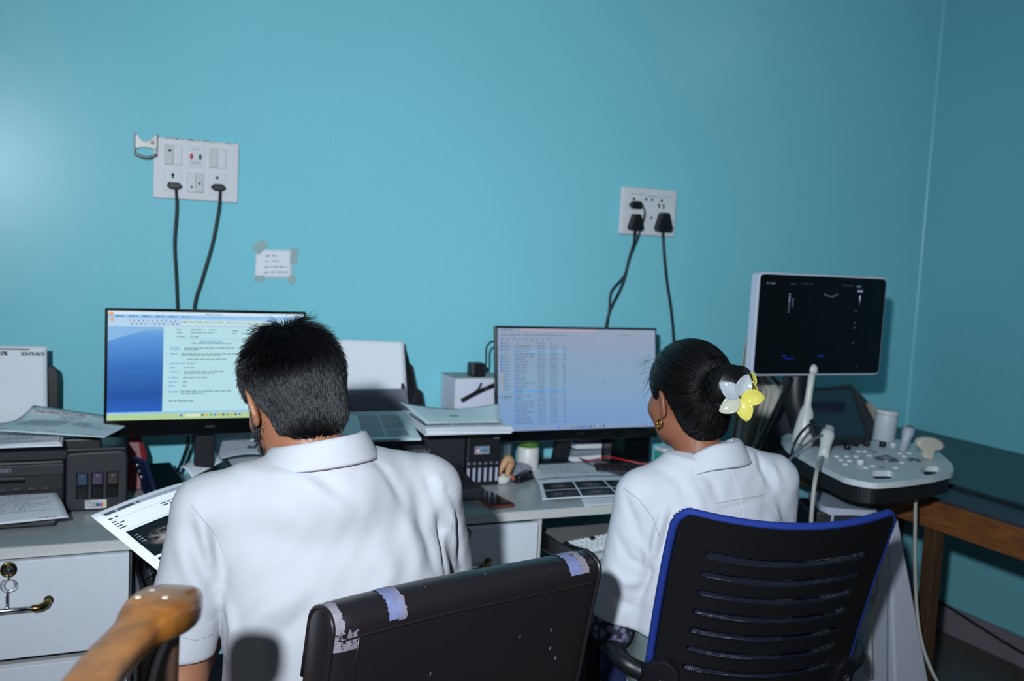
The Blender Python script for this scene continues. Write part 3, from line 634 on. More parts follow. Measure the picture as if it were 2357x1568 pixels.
def pr_form(g, S):
    w, h = S.w, S.h
    for k, v in enumerate((0.5, 0.56, 0.60, 0.66, 0.73, 0.78, 0.82)): words(g, S, w*0.1, w*0.74, h*v, 0.005, mi=0 if k != 3 else 1, seed=k+70)
    words(g, S, w*0.1, w*0.86, h*0.92, 0.005, mi=2, seed=90)
a_, b_ = pZ(125, 1055, 0.95), pZ(0, 1065, 0.95)
stack('form_stack', 'stack of printed forms on top of the left printer', (-0.225, 2.685), (0.022, 2.70), (0.040, 2.995), (-0.20, 2.985), 0.946, 5, 0.0028, 0.006, pr_form)
def pr_health(g, S):
    w, h = S.w, S.h
    text_on(g, S, 'THE HEALTH CARE', w*0.06, h*0.115, 0.0175, 2, 0.0008, bold=0.0003); words(g, S, w*0.62, w*0.74, h*0.085, 0.008, mi=1, seed=2)
    for k in range(3): words(g, S, w*(0.34+0.02*k), w*(0.58-0.02*k), h*(0.16+0.045*k), 0.006, mi=1, seed=4+k)
    for k in range(10): words(g, S, w*0.16, w*0.52, h*(0.33+0.038*k), 0.005, mi=1, seed=14+k)
    for k in range(7): words(g, S, w*0.60, w*(0.88 if k > 4 else 0.74), h*(0.36+0.038*k), 0.005, mi=1, seed=34+k)
    for k in range(4): words(g, S, w*(0.05+0.23*k), w*(0.2+0.23*k), h*(0.91+0.012*(k % 2)), 0.006, mi=1, seed=54+k)
hTL, hTR, hBR, hBL = pY(74, 960, 2.93), pY(303, 975, 2.90), pY(240, 1011, 2.70), pY(-60, 988, 2.72)
for p_ in (hBR, hBL): p_.z = max(p_.z, 0.964)
Sh = Sheet(hTL, hTR, hBR, hBL, 0.30, 0.26, lambda a, b: 0.008*sin(pi*a)*sin(pi*b)+0.032*max(0.0, 1-b/0.35)**1.5*(1-0.6*a))
paper('health_letter', 'curved letter with a red heading lying across the left printer', Sh, pr_health, PAPER2)

# ================================================================== RIGHT PRINTER
ep = thing('printer', 'black ink tank printer between the two monitors', 'printer', (1.08, 2.97, DZ))
ex0, ex1, ey0, ey1 = 0.875, 1.286, 2.82, 3.10
G().box(((ex0+1.171)/2, 2.962, 0.832), (1.171-ex0, 0.28, 0.16)).build('body', DKGREY, ep, bevel=0.005)
tk = G().box((1.229, 2.905, 0.832), (0.114, 0.184, 0.162)).build('ink_tank', BLACK, ep, bevel=0.005)
G().box((1.08, 2.905, 0.920), (0.40, 0.20, 0.018)).build('scanner_lid', GLOSSK, ep, bevel=0.005)
Se = flat((0.875, 2.8195, 0.915), (1, 0, 0), (0, 0, -1)); q = G(); text_on(q, Se, 'EPSON', 0.176, 0.060, 0.0255, 0, 0.0006, bold=0.0004, align='RIGHT'); q.build('brand_lettering', MIDGREY, ep)
G().box((1.03, 2.824, 0.803), (0.225, 0.02, 0.045)).build('output_opening', GAPK, ep)
ot = G().prism([V(0.90, 2.63, 0.757), V(1.16, 2.63, 0.757), V(1.16, 2.63, 0.792), V(0.90, 2.63, 0.792)], (0, 0, 0), (0, 0.20, 0)).build('output_tray', DKGREY, ep, bevel=0.006)
G().prism([V(1.135, 2.66, 0.79), V(1.135, 2.82, 0.79), V(1.135, 2.82, 0.825), V(1.135, 2.76, 0.80)], (0, 0, 0), (0.02, 0, 0)).build('tray_cheek', DKGREY, ep, bevel=0.002)
Lb = G().box((1.2225, 2.8125, 0.8645), (0.051, 0.002, 0.026)).build('label', mat('label_grey', (120, 140, 158), 0.4), tk, bevel=0.0008)
Sl = flat((1.197, 2.8112, 0.8775), (1, 0, 0), (0, 0, -1)); q = G()
for k in range(9): rect(q, Sl, 0.003+0.006*(k % 3), 0.004+0.006*(k//3), 0.009+0.006*(k % 3), 0.010+0.006*(k//3), 1+(k*2) % 5, 0.0002)
words(q, Sl, 0.026, 0.046, 0.015, 0.006, mi=0, seed=4)
q.build('label_print', [INK, mat('p_blue', (40, 80, 200), 0.5), mat('p_orange', (240, 150, 60), 0.5), mat('p_red', (220, 60, 70), 0.5), mat('p_white', (230, 230, 235), 0.5), mat('p_teal', (90, 190, 200), 0.5)], Lb)
BARS = mat('ink_bar', (166, 172, 190), 0.3)
for k in range(6):
    x = 1.179+0.0192*k
    G().box((x, 2.8125, 0.7865), (0.0085, 0.004, 0.044)).build('ink_level', BARS, tk, bevel=0.001)
    G().box((x, 2.8125, 0.823), (0.008, 0.002, 0.007)).build('ink_mark', MIDGREY, tk)
G().box((1.27, 2.8125, 0.902), (0.018, 0.002, 0.003)).build('model_mark', MIDGREY, tk)
# rear paper feed
G().prism([V(1.045, 3.06, 0.93), V(1.03, 3.115, 1.165), V(1.055, 3.115, 1.165), V(1.075, 3.11, 1.10), V(1.085, 3.11, 1.095), V(1.10, 3.10, 1.02), V(1.115, 3.09, 1.01), V(1.122, 3.06, 0.93)], (0, 0, 0), (0, 0.02, 0)).build('paper_support', BLACK, ep, bevel=0.003)
G().prism([V(0.80, 3.04, 0.929), V(1.065, 3.04, 0.929), V(1.055, 3.075, 1.02), V(0.81, 3.075, 1.02)], (0, 0, 0), (0, 0.012, 0)).build('feed_guard', MIDGREY, ep, bevel=0.002)
G().prism([V(0.81, 3.092, 1.16), V(1.035, 3.092, 1.16), V(1.06, 3.072, 0.93), V(0.80, 3.072, 0.93)], (0, 0.018, 0), (0, 0.026, 0)).build('back_plate', BLACK, ep)
Sx = Sheet(V(0.825, 3.098, 1.180), V(1.048, 3.098, 1.172), V(1.064, 3.078, 0.96), V(0.83, 3.078, 0.96), 0.22, 0.215)
paper('blank_paper', 'blank white paper standing in the feeder of the right printer', Sx, None)
# papers lying on the right printer
def pr_scan3(g, S):
    w, h = S.w, S.h
    for r in range(3):
        for c in range(2): rect(g, S, w*(0.32+0.30*c), h*(0.14+0.27*r), w*(0.60+0.30*c), h*(0.38+0.27*r), 1, 0.0007)
    for k in range(3): words(g, S, w*0.1, w*0.9, h*(0.05+0.02*k), 0.004, mi=1, seed=k)
l_ = [pZ(790, 944, 0.94), pZ(900, 940, 0.94), pZ(980, 1006, 0.94), pZ(835, 1011, 0.94)]
stack('scan_stack', 'low pile of ultrasound prints on the left of the printer lid', (0.735, 2.69), (0.972, 2.685), (1.02, 2.985), (0.80, 2.99), 0.930, 4, 0.0025, 0.007, pr_scan3, PAPER2, seed=5, rise=0.026)
def pr_edge(g, S):
    w, h = S.w, S.h
    for k in range(3): rect(g, S, w*(0.06+0.3*k), h*0.84, w*(0.34+0.3*k), h*0.87, 5, 0.0008)
    rect(g, S, w*0.03, h*0.2, w*0.06, h*0.87, 5, 0.0008)
stack('record_stack', 'thick pile of records on the right of the printer lid', (0.990, 2.69), (1.262, 2.68), (1.288, 2.985), (1.02, 3.0), 0.943, 8, 0.0028, 0.004, pr_edge, PAPER, seed=8)
def pr_cur(g, S):
    w, h = S.w, S.h
    for k in range(3): rect(g, S, w*(0.04+0.19*k), h*0.03, w*(0.2+0.19*k), h*0.075, 5, 0.0008)
    for k in range(4): words(g, S, w*0.2, w*0.8, h*(0.2+0.12*k), 0.004, mi=1, seed=k)
    rect(g, S, w*0.42, h*0.5, w*0.52, h*0.56, 0, 0.0008)
cTL, cTR = pY(920, 925, 2.93), pY(1148, 932, 2.85)
Sc = Sheet(V(cTL.x, 2.93, cTL.z), V(cTR.x, 2.85, cTR.z+0.004), V(1.235, 2.72, 0.970), V(1.005, 2.735, 0.970), 0.28, 0.27, lambda a, b: -0.020*sin(pi*a)*(1-b))
paper('curled_record', 'curled loose page with lifted corner on the thick pile of records', Sc, pr_cur, PAPER2)

# ================================================================== THINGS ON AND BEHIND THE DESK
# white box with an adapter, behind the right printer
bx = thing('carton', 'white carton behind the right printer', 'box', (1.30, 3.08, DZ))
G().box((1.298, 3.09, 0.905), (0.18, 0.13, 0.31)).build('body', mat('carton_white', (206, 208, 222), 0.6), bx, bevel=0.002)
G().box((1.298, 3.09, 1.0615), (0.182, 0.132, 0.004)).build('lid', mat('carton_lid', (150, 160, 158), 0.6), bx, bevel=0.001)
G().box((1.30, 3.0245, 0.90), (0.16, 0.002, 0.02)).build('tape', mat('box_tape', (150, 135, 110), 0.4), bx)
ad = thing('power_adapter', 'black power adapter standing on the white carton', 'adapter', (1.292, 3.06, 1.064))
G().box((1.292, 3.055, 1.087), (0.05, 0.05, 0.046)).build('body', BLACK, ad, bevel=0.006)
G().tube(smoothpath([pY(1104, 870, 3.03), pY(1118, 840, 3.02), pY(1120, 800, 3.02), pY(1136, 786, 3.0), pY(1150, 800, 2.95)], 6), 0.0032, 8).build('cable', CABLE, ad, smooth=True)
cb = thing('loose_cable', 'black cable lying slanted before the white carton', 'cable', (1.27, 2.99, 0.97))
G().tube(smoothpath([pY(1062, 922, 2.995), pY(1090, 907, 2.995), pY(1120, 893, 2.995), pY(1150, 880, 2.96)], 6), 0.006, 8).build('sleeve', CABLE, cb, smooth=True)
G().tube(smoothpath([pY(1108, 880, 2.99), pY(1098, 898, 2.99), pY(1080, 910, 2.99)], 6), 0.002, 6).build('wire', CABLE, cb, smooth=True)
bt = thing('water_bottle', 'clear plastic bottle with blue label behind the right monitor', 'bottle', (1.375, 2.98, DZ))
CLEAR = mat('clear_plastic', (210, 225, 232), 0.1, trans=0.9)
G().lathe([(0.028, 0), (0.03, 0.01), (0.03, 0.15), (0.026, 0.19), (0.012, 0.23), (0.012, 0.25)], (1.372, 2.985, DZ)).build('body', CLEAR, bt, smooth=True)
G().lathe([(0.0305, 0.10), (0.0305, 0.17)], (1.372, 2.985, DZ)).build('label', mat('bottle_label', (90, 130, 190), 0.4), bt, smooth=True)
G().lathe([(0.0135, 0.243), (0.0135, 0.262), (0.0, 0.263)], (1.372, 2.985, DZ)).build('cap', mat('bottle_cap', (60, 110, 190), 0.4), bt, smooth=True)
# phone with brown rim on the front of the desk
ph = thing('phone', 'brown rimmed phone lying at the front of the desk', 'phone', (1.175, 2.60, DZ))
A, B, C_, D = pZ(1122, 1128, 0.76), pZ(1190, 1160, 0.76), pZ(1130, 1168, 0.76), pZ(1062, 1140, 0.76)
ax = (B-A).normalized(); cen = V(1.180, 2.628, 0.756); ax = V(0.05, -0.998, 0).normalized(); ay = V(ax.y, -ax.x, 0)
Rp = Matrix((ay, ax, V(0, 0, 1))).transposed()
G().box(cen, (0.076, 0.16, 0.009), Rp).build('case', mat('copper_case', (120, 62, 48), 0.3, metal=0.4), ph, bevel=0.004, seg=3)
G().box(cen+V(0, 0, 0.0048), (0.071, 0.155, 0.0012), Rp).build('screen', GLOSSK, ph, bevel=0.0005)
# sheets before the woman
def pr_hand(g, S):
    w, h = S.w, S.h
    for k in range(6): words(g, S, w*0.12, w*(0.6+0.05*(k % 3)), h*(0.25+0.06*k), 0.006, mi=1, seed=k*3)
    words(g, S, w*0.6, w*0.8, h*0.62, 0.01, mi=1, seed=40); words(g, S, w*0.25, w*0.3, h*0.7, 0.008, mi=1, seed=41); words(g, S, w*0.8, w*0.84, h*0.85, 0.008, mi=0, seed=42)
Sd = Sheet(V(1.475, 3.0, 0.766), V(1.695, 3.005, 0.766), V(1.735, 2.77, 0.760), V(1.40, 2.76, 0.760), 0.22, 0.297)
paper('handwritten_page', 'handwritten white page lying under the right monitor', Sd, pr_hand)
def pr_scan2(g, S):
    w, h = S.w, S.h
    rect(g, S, 0, 0, w, h*0.035, 1); words(g, S, w*0.03, w*0.1, h*0.12, 0.004, seed=1); words(g, S, w*0.3, w*0.42, h*0.16, 0.006, mi=1, seed=2); words(g, S, w*0.47, w*0.55, h*0.17, 0.009, mi=0, seed=3)
    for r in range(2):
        for c in range(3): rect(g, S, w*(0.035+0.315*c), h*(0.25+0.36*r), w*(0.335+0.315*c), h*(0.58+0.36*r), 4, 0.0008, 6, 4, lambda a, b, r=r, c=c: (a+c*2.0+5, b+r*3.0+4))
Sq = Sheet(V(1.418, 2.805, 0.7645), V(1.75, 2.78, 0.7645), V(1.70, 2.545, 0.7585), V(1.325, 2.580, 0.7585), 0.33, 0.27, lambda a, b: 0.004*sin(pi*a))
paper('scan_sheet', 'glossy sheet with rows of dark scans on the desk before the woman', Sq, pr_scan2)
Sr = Sheet(V(1.50, 2.70, 0.7535), V(1.77, 2.70, 0.7535), V(1.72, 2.505, 0.7515), V(1.43, 2.512, 0.7515), 0.3, 0.2, lambda a, b: -0.0 if b < 0.9 else 0.0)
paper('under_sheet', 'blank page peeping out under the sheet of scans', Sr, None)
# jar with green lid
jr = thing('jar', 'small white labelled jar with a green lid', 'jar', (1.455, 2.96, DZ))
G().lathe([(0.034, 0), (0.037, 0.006), (0.037, 0.082), (0.030, 0.092)], (1.455, 2.96, DZ), n=24).build('body', mat('jar_label', (214, 212, 206), 0.4, var=(30, 0.15)), jr, smooth=True)
G().lathe([(0.033, 0.088), (0.036, 0.090), (0.036, 0.112), (0.033, 0.116), (0.0, 0.117)], (1.455, 2.96, DZ), n=24).build('lid', mat('lid_green', (70, 120, 40), 0.3), jr, smooth=True)
# small shell-shaped ornament in a white dish
orn = thing('ornament', 'small cream dish with a curled orange and tan ornament', 'ornament', (1.315, 2.83, DZ))
G().lathe([(0.018, 0), (0.026, 0.006), (0.030, 0.022), (0.028, 0.026), (0.024, 0.018), (0.0, 0.014)], (1.305, 2.835, DZ), n=20).build('dish', mat('dish_cream', (214, 212, 200), 0.4), orn, smooth=True)
pth = smoothpath([V(1.30, 2.85, 0.775), V(1.312, 2.85, 0.80), V(1.332, 2.855, 0.822), V(1.345, 2.86, 0.808), V(1.335, 2.85, 0.788), V(1.325, 2.84, 0.77)], 6)
G().tube(pth, [0.006+0.008*sin(pi*i/(len(pth)-1)) for i in range(len(pth))], 10).build('curl', mat('ornament_tan', (196, 150, 110), 0.5, var=(50, 0.3)), orn, smooth=True)
pth = smoothpath([V(1.325, 2.845, 0.775), V(1.34, 2.835, 0.768), V(1.35, 2.83, 0.757)], 6)
G().tube(pth, 0.006, 8).build('ribbon', mat('ornament_orange', (180, 84, 60), 0.5), orn, smooth=True)
G().sphere((1.305, 2.86, 0.805), (0.015, 0.012, 0.02)).build('bead', mat('ornament_brown', (70, 56, 44), 0.5, var=(60, 0.5)), orn, smooth=True)
# mouse-like black stapler and clear bag
st = thing('stapler', 'black stapler lying beside the small ornament', 'stapler', (1.385, 2.845, DZ))
G().box((1.385, 2.845, DZ+0.006), (0.09, 0.03, 0.010), (0, 0, 0.6)).build('base', BLACK, st, bevel=0.003)
G().box((1.385, 2.845, DZ+0.020), (0.085, 0.026, 0.014), (0, -0.1, 0.6)).build('arm', BLACK, st, bevel=0.005)
bg = G(); bg.sphere((1.40, 2.93, DZ+0.020), (0.06, 0.035, 0.022), 24, 14)
for v in bg.v: v += V(rnd.uniform(-1, 1), rnd.uniform(-1, 1), 0)*0.005
tag(bg.build('plastic_bag', mat('bag_clear', (190, 196, 214), 0.15, trans=0.6), smooth=False), 'crumpled clear plastic bag before the white jar', 'bag')
# book bundle, tablet, box and red cable beneath the right monitor
bs = thing('envelope_bundle', 'bundle of folded envelopes lying behind the red cable', 'envelopes', (1.70, 3.06, DZ))
for k in range(4): G().box((1.735+0.004*k, 3.105, DZ+0.012+0.022*k), (0.13-0.01*k, 0.09, 0.018), (0.0, 0.03*(k-1), 0.05*k)).build('envelope', (PAPER, INKL, PAPER, MIDGREY)[k], bs, bevel=0.002)
tb = thing('keyboard', 'dark keyboard lying on the desk below the right monitor', 'keyboard', (1.78, 2.87, DZ))
Rk = Euler((0, 0, -0.42)).to_matrix()
G().box((1.80, 2.865, DZ+0.010), (0.24, 0.11, 0.018), (0, 0, -0.42)).build('body', DKGREY, tb, bevel=0.004)
for r in range(3):
    for c in range(9):
        p = V(1.80, 2.865, DZ+0.021) + Rk @ V(-0.102+0.0255*c, -0.03+0.03*r, 0); G().box(p, (0.021, 0.024, 0.005), (0, 0, -0.42)).build('key', BLACK, tb, bevel=0.001)
dk = thing('black_box', 'black box standing behind the right monitor stand', 'box', (1.90, 3.05, DZ))
G().box((1.885, 3.06, DZ+0.055), (0.16, 0.12, 0.11)).build('body', GLOSSK, dk, bevel=0.006)
G().box((1.885, 3.06, DZ+0.113), (0.165, 0.125, 0.006)).build('lid', BLACK, dk, bevel=0.002)
tl_ = thing('tissue_box', 'small teal and white box on the desk behind the woman', 'box', (1.95, 2.86, DZ))
G().box((1.945, 2.87, DZ+0.035), (0.06, 0.06, 0.07)).build('body', mat('teal_card', (70, 170, 150), 0.5), tl_, bevel=0.003)
G().box((1.945, 2.87, DZ+0.078), (0.056, 0.056, 0.014)).build('top', PAPER, tl_, bevel=0.004)
rc = G().tube(smoothpath([pZ(1313, 1035, 0.765), pZ(1330, 1052, 0.765), pZ(1355, 1060, 0.78), pZ(1400, 1053, 0.785), pZ(1440, 1060, 0.785), pZ(1500, 1072, 0.775), pZ(1540, 1080, 0.77)], 8), 0.0028, 8).build('red_cable', mat('cable_red', (190, 36, 34), 0.4), smooth=True)
tag(rc, 'thin red cable winding below the right monitor', 'cable')
# ---- under and before the left monitor
rd = thing('red_folder', 'dark red folder leaning behind the left printer', 'folder', (0.225, 3.06, DZ))
G().prism([V(0.20, 2.99, 0.752), V(0.252, 2.99, 0.752), V(0.252, 3.02, 0.85), V(0.222, 3.04, 0.945), V(0.20, 3.04, 0.945)], (0, 0, 0), (0, 0.012, 0)).build('cover', mat('folder_red', (120, 26, 36), 0.4), rd, bevel=0.002)
G().prism([V(0.195, 3.0, 0.752), V(0.235, 3.0, 0.752), V(0.20, 3.04, 0.94)], (0, 0.014, 0), (0, 0.018, 0)).build('page', PAPER, rd)
bp = thing('phone', 'dark blue phone leaning upright against the left printer', 'phone', (0.22, 2.78, DZ))
Rb = Euler((radians(-28), radians(-14), radians(58))).to_matrix()
Rb = Matrix((V(0.35, -0.94, 0).normalized(), V(0.86, 0.32, 0.40).normalized(), V(-0.30, -0.14, 0.94).normalized())).transposed()
G().box((0.235, 2.765, 0.823), (0.075, 0.010, 0.15), Rb).build('case', mat('case_blue', (22, 32, 66), 0.3), bp, bevel=0.004, seg=3)
G().box(V(0.235, 2.765, 0.823)+Rb @ V(0, 0.006, 0), (0.068, 0.002, 0.142), Rb).build('screen', GLOSSK, bp, bevel=0.001)
for k in range(3): G().lathe([(0.006, 0), (0.006, 0.003), (0.0, 0.0035)], V(0.235, 2.765, 0.823)+Rb @ V(-0.018, -0.005, 0.055-0.018*k), Rb @ V(0, -1, 0), 12).build('lens', CHROME, bp, smooth=True)
kx_ = thing('black_case', 'flat black case with a red lower edge before the left monitor', 'case', (0.33, 2.94, DZ))
Rq = Euler((0.12, 0, 0.12)).to_matrix()
G().box((0.290, 2.945, 0.785), (0.095, 0.23, 0.030), Rq).build('body', GLOSSK, kx_, bevel=0.006)
G().box(V(0.290, 2.945, 0.785)+Rq @ V(0, -0.116, -0.010), (0.100, 0.004, 0.005), Rq).build('red_edge', mat('edge_red', (190, 60, 66), 0.3), kx_)
G().box((0.290, 2.93, 0.760), (0.10, 0.20, 0.018), (0, 0, 0.1)).build('base', mat('case_navy', (24, 32, 60), 0.4), kx_, bevel=0.004)
def pr_bill(g, S):
    w, h = S.w, S.h
    for k in range(4): words(g, S, w*0.35, w*0.9, h*(0.3+0.12*k), 0.005, mi=1, seed=k)
    rect(g, S, w*0.06, h*0.82, w*0.2, h*0.9, 2, 0.0008)
    n = 16; g.add([S(w*0.32+0.011*cos(2*pi*k/n), h*0.55+0.011*sin(2*pi*k/n), 0.0008) for k in range(n)]+[S(w*0.32+0.0098*cos(2*pi*k/n), h*0.55+0.0098*sin(2*pi*k/n), 0.0008) for k in range(n)], [(k, (k+1) % n, n+(k+1) % n, n+k) for k in range(n)], 2)
Sp = Sheet(pZ(480, 1026, 0.84)+V(-0.01, -0.07, 0), pZ(512, 1062, 0.84)+V(0, 0, 0), pZ(442, 1100, 0.815), pZ(413, 1076, 0.835), 0.12, 0.2, lambda a, b: 0.01*sin(pi*a))
paper('folded_bill', 'folded bill with a round red stamp below the left monitor', Sp, pr_bill)
def pr_inv(g, S):
    for k in range(5): words(g, S, S.w*0.1, S.w*0.8, S.h*(0.2+0.12*k), 0.005, mi=1, seed=k+4)
    rect(g, S, S.w*0.55, S.h*0.62, S.w*0.72, S.h*0.74, 0, 0.0008)
Sp = Sheet(V(0.455, 3.10, 0.868), V(0.64, 3.12, 0.872), V(0.60, 2.97, 0.84), V(0.44, 2.97, 0.832), 0.18, 0.15, lambda a, b: 0.012*sin(pi*a))
paper('crumpled_invoice', 'greyish creased invoice below the left monitor beside the folded bill', Sp, pr_inv, mat('paper_grey', (186, 186, 196), 0.8))
Sp = Sheet(V(0.56, 3.12, 0.90), V(0.70, 3.13, 0.905), V(0.68, 3.03, 0.872), V(0.55, 3.04, 0.872), 0.14, 0.1, lambda a, b: 0.01*sin(pi*a))
paper('leaning_page', 'white page leaning under the right part of the left monitor', Sp, None)
fb = thing('document_tray', 'black tray full of papers on the desk below the left monitor', 'tray', (0.5, 3.0, DZ))
G().box((0.575, 3.00, DZ+0.028), (0.22, 0.22, 0.055)).build('body', BLACK, fb, bevel=0.008)
for s_ in (-1, 1): G().box((0.575+s_*0.11, 3.0, DZ+0.045), (0.008, 0.24, 0.085)).build('side', BLACK, fb, bevel=0.003)
for k in range(3): G().box((0.575, 3.0, DZ+0.058+0.004*k), (0.20-0.01*k, 0.20, 0.0035), (0, 0, 0.04*k-0.03)).build('sheet', PAPER, fb)
cl = thing('pouch', 'black pouch lying before the papers below the left monitor', 'pouch', (0.47, 2.86, DZ))
G().sphere((0.475, 2.815, DZ+0.040), (0.085, 0.05, 0.042), 24, 12).build('body', mat('pouch_fabric', (24, 24, 26), 0.6, bump=(60, 0.4, 0.003)), cl, smooth=True)
G().tube(smoothpath([V(0.40, 2.80, DZ+0.055), V(0.475, 2.773, DZ+0.062), V(0.55, 2.80, DZ+0.055)], 6), 0.003, 6).build('zip', DKGREY, cl, smooth=True)
for a, b, lab in (((590, 992), (588, 1030), 'short black lead hanging under the right part of the left monitor'), ((318, 985), (310, 1010), 'short black lead hanging beside the red folder')):
    p0, p1 = pY(*a, 3.145), pY(*b, 3.145)
    o = G().tube(smoothpath([V(p0.x+0.01, 2.93, p0.z+0.04), p0, (p0+p1)/2+V(0.012, 0.004, 0), p1, V(p1.x-0.02, 3.15, DZ+0.004)], 6), 0.003, 6).build('monitor_lead', CABLE, smooth=True)
    tag(o, lab, 'cable')
# keyboards on the pull-out shelves
def keyboard(lab, c, rz, nx, ny, pitch=0.0195, cols=2):
    t = thing('keyboard', lab, 'keyboard', c, rz); Rk = Euler((0, 0, rz)).to_matrix(); c = Vector(c)
    w, d = nx*pitch+0.02, ny*pitch+0.02
    G().box(c+V(0, 0, 0.009), (w, d, 0.018), Rk).build('body', WHITEP, t, bevel=0.005)
    kw = mat('key_white', (222, 226, 228), 0.4)
    src = {}
    for r in range(ny):
        for q_ in range(nx):
            m = BLACK if (q_ < cols and r < ny) or r == ny-1 and q_ % 5 == 0 else kw
            p = V(-w/2+0.01+pitch*(q_+0.5), -d/2+0.01+pitch*(r+0.5), 0.0235+0.002*abs(r-ny/2))
            if m.name not in src:
                k = 0.0085; kt = 0.0062
                g = G(); g.add([V(-k, -k, -0.0055), V(k, -k, -0.0055), V(k, k, -0.0055), V(-k, k, -0.0055), V(-kt, -kt, 0.0055), V(kt, -kt, 0.0055), V(kt, kt, 0.0055), V(-kt, kt, 0.0055)], [(3, 2, 1, 0), (4, 5, 6, 7), (0, 1, 5, 4), (1, 2, 6, 5), (2, 3, 7, 6), (3, 0, 4, 7)])
                o = g.build('key', m, t, world=False, bevel=0.001); src[m.name] = o
            else: o = src[m.name].copy(); col.objects.link(o); o.parent = t
            o.location = p
    return t
keyboard('white keyboard with black keys on the shelf before the woman', (1.477, 2.450, 0.633), 0.24, 13, 5, 0.0205, cols=1)
keyboard('white keyboard with black keys on the shelf before the man', (0.40, 2.40, 0.633), 0.05, 17, 5, cols=1)
pb = thing('pen_tray', 'black pens and clips box beside the shelf of the man', 'box', (0.215, 2.60, 0.633))
G().box((0.215, 2.56, 0.645), (0.026, 0.14, 0.024)).build('body', BLACK, pb, bevel=0.003)
for k in range(4): G().tube([V(0.207+0.006*k, 2.47, 0.662+0.004*k), V(0.210+0.004*k, 2.62, 0.664+0.006*k)], 0.004, 8).build('pen', (BLACK, DKGREY, CHROME, BLACK)[k], pb, smooth=True)
# ================================================================== BENCH ALONG THE RIGHT WALL
REX = mat('rexine_dark', (38, 56, 62), 0.35, bump=(80, 0.15, 0.001))
BRD = mat('bench_board', (58, 60, 70), 0.5, var=(12, 0.15))
WOODB = wood_mat('bench_wood', (104, 64, 34), (140, 88, 46), 8, 0.45, (6, 1, 6), 0.1)
WOODL = wood_mat('bench_leg_wood', (58, 40, 26), (80, 56, 34), 8, 0.5, (6, 6, 1), 0.0)
bn = thing('exam_bench', 'long wooden bench with a dark padded top along the side wall', 'bench', (2.93, 1.6, 0))
G().box((2.93, 1.62, 0.788), (0.905, 3.05, 0.022)).build('top_board', BRD, bn, bevel=0.002)
G().box((3.01, 1.62, 0.806), (0.74, 3.03, 0.014)).build('pad', REX, bn, bevel=0.005)
G().box((2.485, 1.62, 0.745), (0.03, 3.05, 0.088)).build('front_rail', WOODB, bn, bevel=0.002)
for y_ in (3.12, 2.19, 0.14):
    for x_ in (2.500, 3.33): G().box((x_, y_, 0.352), (0.042, 0.045, 0.70)).build('leg', WOODL, bn, bevel=0.003)
G().box((2.92, 3.12, 0.72), (0.84, 0.03, 0.07)).build('end_rail', WOODB, bn)
c_ = G().tube(smoothpath([V(3.30, 3.0, 0.006), V(3.36, 2.9, 0.09), pX(2150, 1378, WX-0.02), pX(2250, 1440, WX-0.02), pX(2357, 1505, WX-0.02), V(WX-0.03, 2.0, 0.03), V(WX-0.04, 1.4, 0.006)], 6), 0.005, 8).build('floor_cable', CABLE, smooth=True)
tag(c_, 'black cable running along the skirting under the bench', 'cable')

# ================================================================== ULTRASOUND MACHINE
USW = mat('machine_white', (206, 214, 217), 0.4)
USG = mat('machine_grey', (172, 178, 194), 0.45)
USK = mat('machine_black', (20, 21, 24), 0.45)
us = thing('ultrasound_machine', 'white and black ultrasound machine with a dark screen and control panel', 'ultrasound machine', (2.2, 2.3, 0))
def rounded(poly, r, n=5):
    P = [Vector(p) for p in poly]; out = []; k = len(P)
    for i in range(k):
        a, b, c = P[i-1], P[i], P[(i+1) % k]; u = (a-b); v = (c-b); rr = min(r, u.length*0.45, v.length*0.45)
        p0, p1 = b+u.normalized()*rr, b+v.normalized()*rr
        for j in range(n+1): t = j/n; out.append(p0*(1-t)**2 + b*2*t*(1-t) + p1*t*t)
    return out
def plate(name, mats_, parent, outer, holes, z0, z1, bevel=0.0):
    """flat plate with real holes cut through it"""
    bm = bmesh.new(); loops = []
    for lp_ in [outer]+holes:
        vs_ = [bm.verts.new((p.x, p.y, z1)) for p in lp_]; es = [bm.edges.new((vs_[i], vs_[(i+1) % len(vs_)])) for i in range(len(vs_))]; loops.append((vs_, es))
    bmesh.ops.triangle_fill(bm, use_beauty=True, use_dissolve=False, edges=[e for l in loops for e in l[1]], normal=(0, 0, 1))
    g = G(); bm.verts.index_update(); n = len(bm.verts)
    vs_ = [v.co.copy() for v in bm.verts]; fs = [tuple(v.index for v in f.verts) for f in bm.faces]
    g.add(vs_, fs); g.add([V(v.x, v.y, z0) for v in vs_], [f[::-1] for f in fs])
    for e in bm.edges:
        if len(e.link_faces) == 1: a, b = e.verts[0].index, e.verts[1].index; g.f.append((a, b, b+n, a+n)); g.mi.append(0)
    bm.free(); return g.build(name, mats_, parent, bevel=bevel)
# monitor head
MY = 2.46
mTL = pY(1750, 628, MY); mw, mh = 0.518, 0.317
mc = V(mTL.x+mw/2, MY, mTL.z-mh/2)
def rrect(c, w, h, r, y): 
    return rounded([V(c.x-w/2, y, c.z+h/2), V(c.x+w/2, y, c.z+h/2), V(c.x+w/2, y, c.z-h/2), V(c.x-w/2, y, c.z-h/2)], r, 6)
mo = G().prism(rrect(mc, mw+0.008, mh+0.006, 0.022, MY+0.002), (0, 0, 0), (0, 0.035, 0)).build('monitor_housing', mat('machine_rim', (196, 202, 218), 0.35), us, bevel=0.004)
gl = G().prism(rrect(mc, mw-0.006, mh-0.006, 0.018, MY-0.001), (0, 0, 0), (0, 0.004, 0)).build('monitor_glass', mat('us_glass', (9, 14, 17), 0.28, spec=0.3), mo)
Su = flat((mTL.x, MY-0.0015, mTL.z), (1, 0, 0), (0, 0, -1)); g = G()
